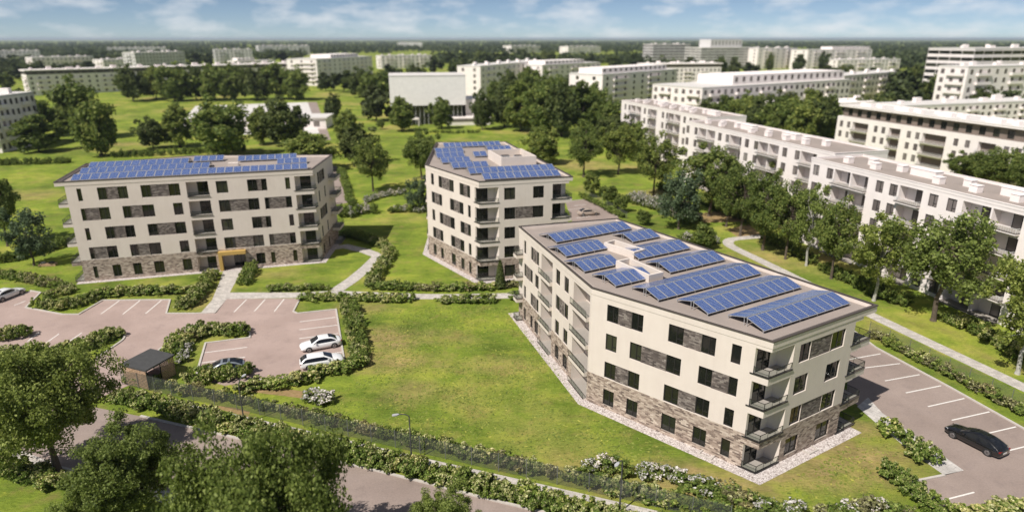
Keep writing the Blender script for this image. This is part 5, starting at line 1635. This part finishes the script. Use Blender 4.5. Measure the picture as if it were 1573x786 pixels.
hedge('green hedge on the traffic island behind the grey car', [(-32.99, 73.99), (-35.66, 74.56), (-38.28, 74.56)], 2.4, 1.5, 'gt', 0.95)
hedge('pale leaved hedge at the left of the island, above the slatted shelter', [(-38.44, 74.56), (-39.62, 72.87), (-39.83, 70.03), (-39.61, 68.02)], 2.4, 1.5, 'ttgy', 0.95)
hedge('white flowering bushes on the island beside the slatted shelter', [(-38.45, 70.37), (-38.26, 68.35), (-37.85, 66.58)], 1.4, 1.0, 'w', 0.9, 'flowering bushes', 'bushes', 'flowering_bushes')
hedge('hedge along the bays before the left half of the long block', [(-59.10, 86.28), (-55.15, 87.53), (-50.10, 87.79), (-46.09, 88.30)], 1.7, 1.3, 'gtt', 0.9)
hedge('bushy hedge on the pointed island left of the angled bays', [(-65.50, 83.18), (-62.91, 82.26), (-60.56, 82.49), (-59.42, 84.11), (-58.95, 86.04)], 2.0, 1.35, 'gt', 0.9)
hedge('pale shrubs behind the bushy island hedge', [(-66.36, 86.04), (-65.03, 87.53), (-64.08, 88.55)], 2.0, 1.2, 'ty', 0.9)
hedge('hedge lining the left side of the entrance walk', [(-45.98, 82.26), (-44.23, 82.72), (-44.68, 86.04), (-45.87, 91.21), (-46.52, 95.16)], 1.9, 1.5, 'gt', 0.9)
hedge('short hedge at the right of the entrance walk', [(-40.00, 90.66), (-40.72, 94.58), (-41.71, 98.80)], 1.9, 1.3, 'g', 0.9)
hedge('straight hedge on the lawn right of the entrance walk', [(-35.84, 88.81), (-32.11, 89.07), (-26.90, 89.60)], 1.1, 1.0, 'gt', 0.9)
hedge('hedge along the near side of the cross path, beside the car park', [(-29.53, 85.31), (-25.33, 85.06), (-20.74, 85.06), (-14.10, 84.82)], 1.5, 1.2, 'gt', 0.9)
hedge('short hedge along the cross path below the conical evergreen', [(-10.04, 84.59), (-6.47, 84.35), (-2.56, 84.59)], 1.5, 1.2, 'gt', 0.95)
hedge('hedge bending along the garden path', [(-20.86, 90.13), (-21.02, 94.87), (-20.78, 100.07), (-20.89, 105.46), (-22.00, 109.09), (-24.75, 111.39)], 2.0, 1.4, 'gtt', 0.9)
hedge('hedge at the shaded end of the garden path beside the long block', [(-24.91, 112.17), (-28.45, 115.41), (-31.51, 117.09)], 2.0, 1.4, 'd', 0.95)
hedge('hedge row between the cross path and the lawn, right of the garden path', [(-20.56, 89.60), (-17.87, 89.60), (-14.76, 89.33)], 1.5, 1.2, 'gtd', 0.9)
hedge('hedge row before the plant-enclosure block', [(-13.99, 89.33), (-10.13, 89.07), (-6.31, 89.07), (-2.31, 89.60)], 1.6, 1.2, 'tgy', 0.9)
hedge('hedge between the conical evergreen and the nearest block', [(-1.16, 90.13), (1.37, 91.21), (3.97, 92.86)], 1.5, 1.2, 'ty', 0.95)
hedge('single round bush at the left rear corner of the nearest block', [(-0.18, 85.55), (0.93, 86.04)], 1.4, 1.4, 'g', 0.9)
hedge('hedge on the island between the entry road and the left bays', [(-59.95, 66.73), (-56.39, 68.02), (-53.59, 68.35), (-51.46, 69.18), (-50.13, 71.42), (-49.24, 73.99)], 2.2, 1.45, 'gtt', 0.95)
hedge('shrubs at the end of the left bays', [(-63.83, 72.87), (-61.56, 73.05), (-60.03, 73.61)], 2.2, 1.5, 'gt', 0.95)
hedge('silvery flowering bushes behind the left fence', [(-58.07, 64.28), (-56.13, 64.58), (-55.01, 65.03)], 1.5, 1.1, 'w', 0.9, 'flowering bushes', 'bushes', 'flowering_bushes')
hedge('hedge left of the long block beside the white parked car', [(-82.47, 94.87), (-76.79, 94.00), (-71.23, 91.75), (-65.18, 89.07)], 1.9, 1.3, 'tgy', 0.95)
hedge('dark hedge on the slope left of the long block', [(-86.50, 100.07), (-82.51, 103.38), (-81.02, 107.61), (-79.69, 112.96)], 2.2, 1.5, 'd', 1.0)
hedge('grey-green shrubs along the fence of the right car park', [(44.46, 73.24), (46.23, 68.35), (47.74, 63.55), (49.23, 59.04), (50.61, 54.70)], 1.3, 1.15, 'yydt', 0.95)
hedge('shrubs at the corner between the walkway and the nearest block', [(35.18, 52.72), (35.45, 51.46), (35.71, 50.46)], 1.7, 1.35, 'tg', 0.9)
hedge('rounded shrubs inside the walkway corner', [(35.61, 49.67), (35.86, 48.53), (36.21, 47.61)], 2.2, 1.5, 'gt', 0.9)
hedge('fresh green hedge below the walkway corner', [(31.00, 46.90), (32.04, 46.38), (32.47, 45.19), (32.59, 43.57), (33.05, 41.61), (33.33, 40.46)], 2.0, 1.15, 'gg', 0.85)
hedge('pale shrubs at the bottom edge right of the nearest block', [(34.10, 40.89), (36.99, 41.46), (39.99, 41.90)], 1.6, 1.2, 't', 0.95)
hedge('white flowering bush at the right end of the car park hedge', [(-20.72, 58.78), (-18.91, 58.02), (-18.18, 58.28)], 1.7, 1.2, 'w', 0.9, 'flowering bushes', 'bushes', 'flowering_bushes')
hedge('flowering bushes behind the lamp with the short arm', [(6.35, 47.08), (8.05, 47.26), (9.68, 46.29)], 1.5, 1.2, 'wdd', 0.95, 'flowering bushes', 'bushes', 'flowering_bushes')
hedge('white flowering bushes on the lawn below the front corner of the nearest block', [(10.94, 46.29), (12.86, 46.29), (14.39, 45.36)], 1.6, 1.2, 'w', 0.85, 'flowering bushes', 'bushes', 'flowering_bushes')
hedge('long white flowering bushes at the bottom edge below the gravel corner', [(14.09, 45.02), (16.07, 44.05), (18.29, 42.80), (20.42, 41.61), (22.13, 40.89)], 1.7, 1.15, 'wyd', 0.85, 'flowering bushes', 'bushes', 'flowering_bushes')
hedge('white flowering bushes at the bottom edge left of the green hedge', [(23.44, 41.03), (25.97, 41.61), (28.40, 41.90), (30.61, 40.89)], 1.6, 1.15, 'wdy', 0.9, 'flowering bushes', 'bushes', 'flowering_bushes')
hedge('dark hedge at the foot of the nearest white block', [(49.60, 98.18), (50.97, 92.86), (52.13, 87.53), (54.52, 83.18)], 2.4, 1.7, 'd', 1.1)
hedge('hedge right of the large spreading tree', [(56.79, 78.77), (57.92, 76.31), (58.61, 72.50), (58.53, 66.73)], 2.4, 1.6, 'dt', 1.1)
hedge('dark shrubs under the trees at the path bend', [(46.53, 115.41), (48.28, 108.35), (49.47, 100.72)], 2.2, 1.6, 'd', 1.1)
hedge('hedge behind the lawn trees along the stepped row', [(35.93, 157.39), (41.43, 147.69), (44.93, 134.51), (48.24, 124.29)], 2.4, 1.8, 'd', 1.3)
hedge('masses of white flowering shrubs behind the back car park', [(27.07, 145.12), (30.12, 140.22), (32.70, 135.62), (34.75, 129.22), (36.37, 125.25)], 4.2, 2.3, 'w', 1.1, 'flowering bushes', 'bushes', 'flowering_bushes')
hedge('white and green shrubs behind the rear solar tent', [(31.02, 114.58), (34.32, 111.39), (37.13, 112.96)], 2.2, 1.5, 'wd', 1.1, 'flowering bushes', 'bushes', 'flowering_bushes')
hedge('low hedge along the fence of the back car park', [(15.85, 149.01), (19.31, 140.22), (22.59, 129.22)], 1.3, 1.1, 'd', 1.2)
hedge('white flowering shrubs under the round lawn tree', [(-33.38, 142.64), (-30.51, 148.35), (-25.53, 152.40)], 2.0, 1.3, 'w', 1.2, 'flowering bushes', 'bushes', 'flowering_bushes')
hedge('shrubs in the bend beside the side lane', [(-34.48, 129.22), (-33.17, 133.42), (-29.26, 134.51)], 3.4, 1.9, 'wdd', 1.3)
hedge('low shrubs left of the plant-enclosure block', [(-26.07, 134.51), (-22.41, 135.07), (-18.58, 134.51)], 2.6, 1.5, 'dw', 1.2)
hedge('narrow hedge along the side lane', [(-48.03, 180.83), (-40.74, 157.39), (-35.17, 139.05)], 1.6, 1.4, 'd', 1.4)
hedge('hedge along the pavement at the bottom left', [(-46.45, 47.61), (-43.52, 47.08), (-40.28, 46.03), (-37.32, 44.86)], 2.0, 1.2, 'gt', 0.9)
hedge('dark shrubs on the lawn behind the left end of the long block', [(-153.26, 188.76), (-139.49, 190.85), (-131.25, 192.98)], 3.0, 1.8, 'd', 1.8)
hedge('long dark hedge behind the roof of the long block', [(-124.86, 201.98), (-116.00, 204.35), (-101.87, 209.26), (-87.08, 214.40)], 3.0, 1.9, 'd', 2.0)
hedge('low dark hedge on the lawn before the ribbed hall', [(-32.28, 258.35), (-21.88, 256.49), (-13.07, 258.35)], 2.0, 1.2, 'd', 1.8)

# conical evergreen
rg = np.random.default_rng(9)
n = 2600
zz = rg.uniform(0.02, 1, n) ** 0.85
rr = (1 - zz) ** 0.7 * 0.85 * np.sqrt(rg.uniform(0.35, 1, n)) + 0.03
aa = rg.uniform(0, 6.28, n)
P = np.stack([rr * np.cos(aa), rr * np.sin(aa), 0.15 + zz * 4.2], 1)
O = np.stack([np.cos(aa), np.sin(aa), 0 * aa + 0.3], 1)
ev = thing('conical_evergreen', 'slim conical dark evergreen at the front of the five-storey block', 'tree', (-1.73, 89.86))
obj('crown', fast_mesh('crown', leaves(P, 0.20, rg, O, 0.9, 1.6), ['leaf_dark']), ev)
e = MB(); e.tube((0, 0, -0.05), (0, 0, 3.6), 0.08, 0.02, 6); build(e, 'trunk', 'bark', ev)

# ------------------------------------------------------------------ fences
def fence(label, pts, h=1.8, post=2.5, group='wire mesh fences'):
    root = thing('wire_fence', label, 'fence', (*pts[0], 0), 0, group)
    L = [V2(p) - V2(pts[0]) for p in pts]
    pm = MB(); pm.box(-0.022, 0.022, -0.022, 0.022, 0, h + 0.03); pme = pm.mesh('post', ['fence_post'])
    cache = {}
    for i in range(len(L) - 1):
        a, b2 = L[i], L[i + 1]
        ln = np.linalg.norm(b2 - a)
        d = (b2 - a) / ln
        k = max(1, int(round(ln / post)))
        w = ln / k
        key = round(w, 2)
        if key not in cache:
            m_ = MB()
            m_.box(0.03, w - 0.03, -0.004, 0.004, 0.06, h)
            t_ = m_.mesh('mesh_panel', ['fence_mesh'])
            cache[key] = t_
        for j in range(k + (1 if i == len(L) - 2 else 0)):
            p = a + d * w * j
            obj('post', pme, root, (p[0], p[1], 0), math.atan2(d[1], d[0]))
            if j < k:
                obj('mesh_panel', cache[key], root, (p[0], p[1], 0), math.atan2(d[1], d[0]))
    return root
fence('long wire mesh fence along the front footpath', [(-41.62, 61.71), (-35.14, 59.30), (-24.74, 55.73), (-17.53, 52.93), (-8.18, 49.48), (1.21, 46.12), (11.30, 42.50), (16.52, 40.46)])
fence('wire mesh fence at the left of the entry road', [(-64.15, 66.42), (-57.08, 64.88), (-50.60, 62.83)])
fence('wire mesh fence along the right car park', [(44.72, 74.37), (46.71, 69.18), (48.30, 64.43), (49.77, 59.82), (51.62, 53.58)], 1.7)
fence('wire mesh fence beside the back car park', [(17.07, 149.01), (20.19, 141.42), (23.52, 129.22)], 1.5)

# ------------------------------------------------------------------ street lamps
def lamp(label, P, h, ang, arm=1.1):
    root = thing('street_lamp', label, 'street lamp', P, R(ang), 'street lamps along the footpath')
    e = MB()
    e.tube((0, 0, 0), (0, 0, 0.9), 0.09, 0.085, 10)
    e.tube((0, 0, 0.9), (0, 0, h - 0.45), 0.065, 0.05, 10)
    build(e, 'pole', 'lamp_metal', root, True)
    e = MB()
    pts = [Vector((0, 0, h - 0.45))] + [Vector((arm * 0.8 * (1 - math.cos(t)), 0, h - 0.45 + 0.45 * math.sin(t))) for t in (0.4, 0.8, 1.2, 1.57)]
    for a, b2 in zip(pts[:-1], pts[1:]):
        e.tube(a, b2, 0.045, 0.04, 8)
    build(e, 'arm', 'lamp_metal', root, True)
    e = MB()
    x0 = pts[-1].x
    for i, (xa, xb, wa, wb) in enumerate(((x0 - 0.05, x0 + 0.12, 0.05, 0.13), (x0 + 0.12, x0 + 0.42, 0.13, 0.14), (x0 + 0.42, x0 + 0.55, 0.14, 0.06))):
        z = h - 0.02
        for s0, s1 in ((1, -1),):
            e.face([(xa, -wa, z + 0.05), (xb, -wb, z + 0.05), (xb, wb, z + 0.05), (xa, wa, z + 0.05)])
            e.face([(xa, wa, z - 0.04), (xb, wb, z - 0.04), (xb, -wb, z - 0.04), (xa, -wa, z - 0.04)])
            e.face([(xa, -wa, z - 0.04), (xb, -wb, z - 0.04), (xb, -wb, z + 0.05), (xa, -wa, z + 0.05)])
            e.face([(xb, wb, z - 0.04), (xa, wa, z - 0.04), (xa, wa, z + 0.05), (xb, wb, z + 0.05)])
    e.face([(x0 + 0.55, -0.06, h - 0.06), (x0 + 0.55, 0.06, h - 0.06), (x0 + 0.55, 0.06, h + 0.03), (x0 + 0.55, -0.06, h + 0.03)])
    build(e, 'lamp_head', 'lamp_head', root)
    return root
lamp('street lamp with curved arm before the middle of the big lawn', (-8.77, 48.35), 4.85, 195)
lamp('street lamp at the bottom edge below the nearest block', (8.38, 41.90), 5.0, 235, 0.9)
lamp('street lamp before the grey car at the left', (-25.65, 54.13), 4.7, 80, 0.9)

# ------------------------------------------------------------------ slatted shelter with a dark roof
S0, S1, S2, S3 = (-41.47, 61.74), (-40.15, 65.33), (-36.86, 63.91), (-38.01, 60.33)
shel = thing('slatted_shelter', 'wooden slatted bin shelter with a flat dark roof by the entry road', 'shelter', (*S3, 0))
sp_ = [tuple(V2(q) - V2(S3)) for q in (S3, S2, S1, S0)]
e = MB(); e.prism(offset_poly(sp_, 0.05), 2.25, 2.42, 0, True, True); build(e, 'roof', 'shed_roof', shel)
inner = offset_poly(sp_, -0.12)
pm = MB(); pm.box(-0.04, 0.04, -0.04, 0.04, 0, 2.25); pme = pm.mesh('post', ['frame_dark'])
for i in range(4):
    a, b2 = V2(inner[i]), V2(inner[(i + 1) % 4])
    ln = np.linalg.norm(b2 - a)
    d = (b2 - a) / ln
    npost = max(2, int(ln / 1.7) + 1)
    for k in range(npost - 1):
        p = a + d * ln * k / (npost - 1)
        obj('post', pme, shel, (p[0], p[1], 0), math.atan2(d[1], d[0]))
    a0, a1 = (ln / (npost - 1), ln) if i == 0 else (0.05, ln - 0.05)
    sm = MB(); sm.box(0, a1 - a0, -0.015, 0.015, 0, 0.095); sme = sm.mesh('slat', ['wood_slat'])
    nout = np.array([d[1], -d[0]])
    for k in range(12):
        p = a + d * a0 + nout * 0.06
        obj('slat', sme, shel, (p[0], p[1], 0.12 + k * 0.172), math.atan2(d[1], d[0]))

# garden bench left of the long block
bn = thing('garden_bench', 'low wooden bench with dark cushions on the lawn left of the long block', 'bench', (-75.48, 100.07), R(8))
e = MB()
for k in range(5): e.box(-1.3, 1.3, -0.35 + k * 0.15, -0.23 + k * 0.15, 0.36, 0.42)
build(e, 'seat', 'wood_slat', bn)
e = MB()
for z in (0.06, 0.20): e.box(-1.3, 1.3, -0.40, -0.36, z, z + 0.12)
build(e, 'front_board', 'wood_slat', bn)
for x in (-1.22, 1.14):
    for y in (-0.34, 0.28):
        e = MB(); e.box(x, x + 0.08, y, y + 0.08, 0, 0.36); build(e, 'leg', 'wood_slat', bn)
for x in (-0.7, 0.6):
    e = MB()
    for (r0, z0, r1, z1) in ((0.34, 0.42, 0.46, 0.50), (0.46, 0.50, 0.44, 0.62), (0.44, 0.62, 0.30, 0.70)):
        ring = lambda r, z: [(x + r * math.cos(t * 0.5236), r * 0.75 * math.sin(t * 0.5236), z) for t in range(12)]
        A_, B_ = ring(r0, z0), ring(r1, z1)
        for t in range(12): e.face([A_[t], A_[(t + 1) % 12], B_[(t + 1) % 12], B_[t]])
    e.face(B_)
    build(e, 'cushion', 'cushion', bn, True)

# ------------------------------------------------------------------ cars
def make_car(label, P, ang, paint, kind='sedan', L=4.75, W=1.84, H=1.41):
    """x forward; the body is lofted from cross-sections along the car"""
    root = thing('parked_car', label, 'car', P, ang, 'parked cars')
    hw = W / 2
    # stations: x (0 rear .. 1 front), half width factor, bottom z, shoulder z, deck z
    if kind == 'estate':
        st = [(0.0, .80, .34, .80, .92), (.03, .90, .26, .86, 1.0), (.12, .97, .21, .88, .99), (.3, 1.0, .20, .87, .97), (.5, 1.0, .20, .86, .96), (.68, 1.0, .20, .84, .95), (.74, .99, .20, .82, .96), (.86, .96, .21, .76, .88), (.95, .88, .23, .68, .76), (.985, .78, .26, .60, .66), (1.0, .68, .32, .52, .56)]
        xa, xb, xc, xd = .02, .17, .55, .745
    else:
        st = [(0.0, .76, .36, .76, .84), (.025, .87, .27, .84, .93), (.10, .95, .22, .89, .985), (.22, .99, .20, .89, .99), (.4, 1.0, .20, .87, .97), (.6, 1.0, .20, .85, .96), (.72, .99, .20, .82, .95), (.84, .96, .21, .76, .875), (.94, .88, .23, .68, .765), (.98, .78, .26, .60, .66), (1.0, .68, .32, .52, .56)]
        xa, xb, xc, xd = .10, .30, .55, .73
        if kind == 'coupe': xa, xb, xc, xd = .05, .31, .51, .72
    def section(x, wf, zb, zs, zd):
        w = hw * wf
        X = (x - 0.5) * L
        half = [(w * .86, zb), (w * .985, zb + .12), (w, zb + .32), (w * .985, zs - .08), (w * .93, zs), (w * .80, zs + (zd - zs) * .55), (w * .45, zd - .005), (0, zd)]
        return [(X, y, z) for y, z in half] + [(X, -y, z) for y, z in reversed(half[:-1])]
    secs = [section(*s_) for s_ in st]
    verts = [v for s_ in secs for v in s_]
    n = len(secs[0])
    faces = []
    for i in range(len(secs) - 1):
        for k in range(n - 1):
            faces.append((i * n + k, (i + 1) * n + k, (i + 1) * n + k + 1, i * n + k + 1))
        faces.append((i * n + n - 1, (i + 1) * n + n - 1, (i + 1) * n, i * n))
    faces.append(tuple(range(n)))
    faces.append(tuple(reversed(range((len(secs) - 1) * n, len(secs) * n))))
    me = bpy.data.meshes.new('body')
    me.from_pydata(verts, [], faces)
    me.materials.append(MATS[paint])
    me.polygons.foreach_set('use_smooth', [True] * len(me.polygons))
    me.update()
    obj('body', me, root)
    # cabin: painted shell, glass set 6 mm proud of it
    zb_, zt = .93, H
    xs = [(xa - .5) * L, (xb - .5) * L, (xc - .5) * L, (xd - .5) * L]
    wb, wt = hw * .90, hw * .64
    cv, cf = [], []
    prof = []
    nA, nR = 5, 5
    for t in np.linspace(0, 1, nA): prof.append((xs[0] + (xs[1] - xs[0]) * t, zb_ + (zt - .03 - zb_) * math.sin(t * math.pi / 2) ** .92))
    for t in np.linspace(0, 1, nR)[1:]: prof.append((xs[1] + (xs[2] - xs[1]) * t, zt - .03 + .03 * math.sin(t * math.pi)))
    for t in np.linspace(0, 1, nA)[1:]: prof.append((xs[2] + (xs[3] - xs[2]) * t, zt - .03 - (zt - .03 - zb_) * (t ** 1.12)))
    def wid(z):
        f = (z - zb_) / (zt - zb_)
        return wb + (wt - wb) * f
    def cab(x, z):
        w = wid(z)
        return [(x, w, z), (x, w * .82, z + .018), (x, w * .42, z + .034), (x, 0, z + .038), (x, -w * .42, z + .034), (x, -w * .82, z + .018), (x, -w, z)]
    cs = [cab(*p) for p in prof]
    cv = [v for s_ in cs for v in s_]
    for i in range(len(cs) - 1):
        for k in range(6):
            cf.append((i * 7 + k, (i + 1) * 7 + k, (i + 1) * 7 + k + 1, i * 7 + k + 1))
    low_l, low_r = len(cv), len(cv) + len(cs)
    cv += [(x, wb * 1.01, zb_ - .06) for x, z in prof] + [(x, -wb * 1.01, zb_ - .06) for x, z in prof]
    for i in range(len(cs) - 1):
        cf.append((low_l + i, low_l + i + 1, (i + 1) * 7, i * 7))
        cf.append((low_r + i + 1, low_r + i, i * 7 + 6, (i + 1) * 7 + 6))
    me = bpy.data.meshes.new('cabin')
    me.from_pydata(cv, [], cf)
    me.materials.append(MATS[paint])
    me.polygons.foreach_set('use_smooth', [True] * len(me.polygons))
    me.update()
    cabin = obj('cabin', me, root)
    def glass_strip(i0, i1, name):
        g = MB()
        for i in range(i0, i1):
            for k in range(1, 5):
                q = [cs[i][k], cs[i + 1][k], cs[i + 1][k + 1], cs[i][k + 1]]
                nrm = (Vector(q[1]) - Vector(q[0])).cross(Vector(q[3]) - Vector(q[0])).normalized()
                if nrm.z < 0: nrm = -nrm
                g.face([tuple(Vector(p) + nrm * .008) for p in q])
        return build(g, name, 'car_glass', cabin)
    m0, m1 = nA - 1, nA + nR - 2
    glass_strip(0 if kind != 'estate' else 0, m0, 'rear_window')
    glass_strip(m1, len(cs) - 1, 'windscreen')
    if kind == 'coupe': glass_strip(m0 + 1, m0 + 3, 'roof_glass')
    for sgn in (1, -1):
        g = MB()
        for i in range(1, len(prof) - 2):
            x0, z0 = prof[i]; x1, z1 = prof[i + 1]
            z0, z1 = z0 - .09, z1 - .09
            if z0 < zb_ + .05 and z1 < zb_ + .05: continue
            z0, z1 = max(z0, zb_ + .03), max(z1, zb_ + .03)
            q = [(x0, sgn * (wb + .012), zb_ + .01), (x1, sgn * (wb + .012), zb_ + .01), (x1, sgn * (wid(z1) + .014), z1), (x0, sgn * (wid(z0) + .014), z0)]
            g.face(q if sgn < 0 else q[::-1])
        build(g, 'side_window', 'car_glass', cabin)
        g = MB(); g.box((xd - .5) * L - .55, (xd - .5) * L - .38, sgn * (hw * .96) if sgn > 0 else -hw * 1.09, sgn * hw * 1.09 if sgn > 0 else -hw * .96, .93, 1.05)
        build(g, 'mirror', paint, root)
        g = MB()
        x1 = .475 * L
        g.face([(x1 - .28, sgn * hw * .885, .62), (x1 - .04, sgn * hw * .755, .60), (x1 - .06, sgn * hw * .73, .70), (x1 - .30, sgn * hw * .86, .74)][::1 if sgn < 0 else -1])
        build(g, 'head_lamp', 'head_lamp', root)
        g = MB()
        x0 = -.492 * L
        g.box(x0 - .03, x0 + .10, min(sgn * hw * .48, sgn * hw * .86), max(sgn * hw * .48, sgn * hw * .86), .74, .84)
        build(g, 'tail_lamp', 'tail_lamp', root)
    g = MB(); g.box(-.5 * L - .015, -.5 * L + .03, -.26, .26, .52, .63); build(g, 'number_plate', 'plate', root)
    for fx in (-.31, .305):
        for sgn in (1, -1):
            g = MB()
            y = sgn * (hw - .10)
            g.tube((fx * L, y - .11, .33), (fx * L, y + .11, .33), .33, .33, 20, 0, True)
            wobj = build(g, 'wheel', 'tyre', root)
            g = MB()
            yo = y + sgn * .114
            for k in range(10):
                t0, t1 = k * .6283 + .08, k * .6283 + .50
                g.face([(fx * L + .06 * math.cos(t0), yo, .33 + .06 * math.sin(t0)), (fx * L + .23 * math.cos(t0), yo, .33 + .23 * math.sin(t0)), (fx * L + .23 * math.cos(t1), yo, .33 + .23 * math.sin(t1)), (fx * L + .06 * math.cos(t1), yo, .33 + .06 * math.sin(t1))])
            g.tube((fx * L, yo - sgn * .02, .33), (fx * L, yo + sgn * .004, .33), .235, .215, 20)
            build(g, 'rim', 'rim', wobj)
            g = MB()
            ya = sgn * (hw * .985 + .012)
            ring = [(fx * L + .385 * math.cos(t * math.pi / 12), ya, .33 + .385 * math.sin(t * math.pi / 12)) for t in range(13)]
            g.face((ring + [(fx * L - .385, ya, .21), (fx * L + .385, ya, .21)])[::1 if sgn < 0 else -1])
            build(g, 'wheel_arch', 'tyre', root)
    return root
def ang_of(a, b2): return math.atan2(b2[1] - a[1], b2[0] - a[0])
def car_at(near_a, near_b, W):
    """centre of a car whose camera-side sill runs from near_a (rear) to near_b (front)"""
    m_ = (V2(near_a) + V2(near_b)) / 2
    d = unit(near_a, near_b)
    nn = np.array([-d[1], d[0]])
    if nn[1] < 0: nn = -nn
    return tuple(m_ + nn * W / 2), math.atan2(d[1], d[0])
for lab, a, b2, paint, kind, L_ in (
    ('white saloon car in the upper of the two occupied right bays', (-20.46, 70.63), (-24.57, 68.76), 'paint_white', 'sedan', 4.75),
    ('white estate car parked nose to the hedge below the white saloon', (-23.32, 64.43), (-19.04, 66.11), 'paint_white', 'estate', 4.75),
    ('silver grey coupe half hidden behind the hedge', (-29.47, 64.28), (-34.00, 62.69), 'paint_grey', 'coupe', 4.8),
    ('black saloon car standing across the lane of the right car park', (42.17, 48.81), (40.52, 52.19), 'paint_black', 'coupe', 4.9),
    ('white car at the left picture edge before the long block', (-71.60, 84.11), (-70.65, 88.17), 'paint_white', 'sedan', 4.7),
    ('beige car in the car park behind the five-storey block', (13.92, 130.77), (18.55, 132.08), 'paint_beige', 'sedan', 4.6)):
    p, an_ = car_at(a, b2, 1.8)
    make_car(lab, p, an_, paint, kind, L_)
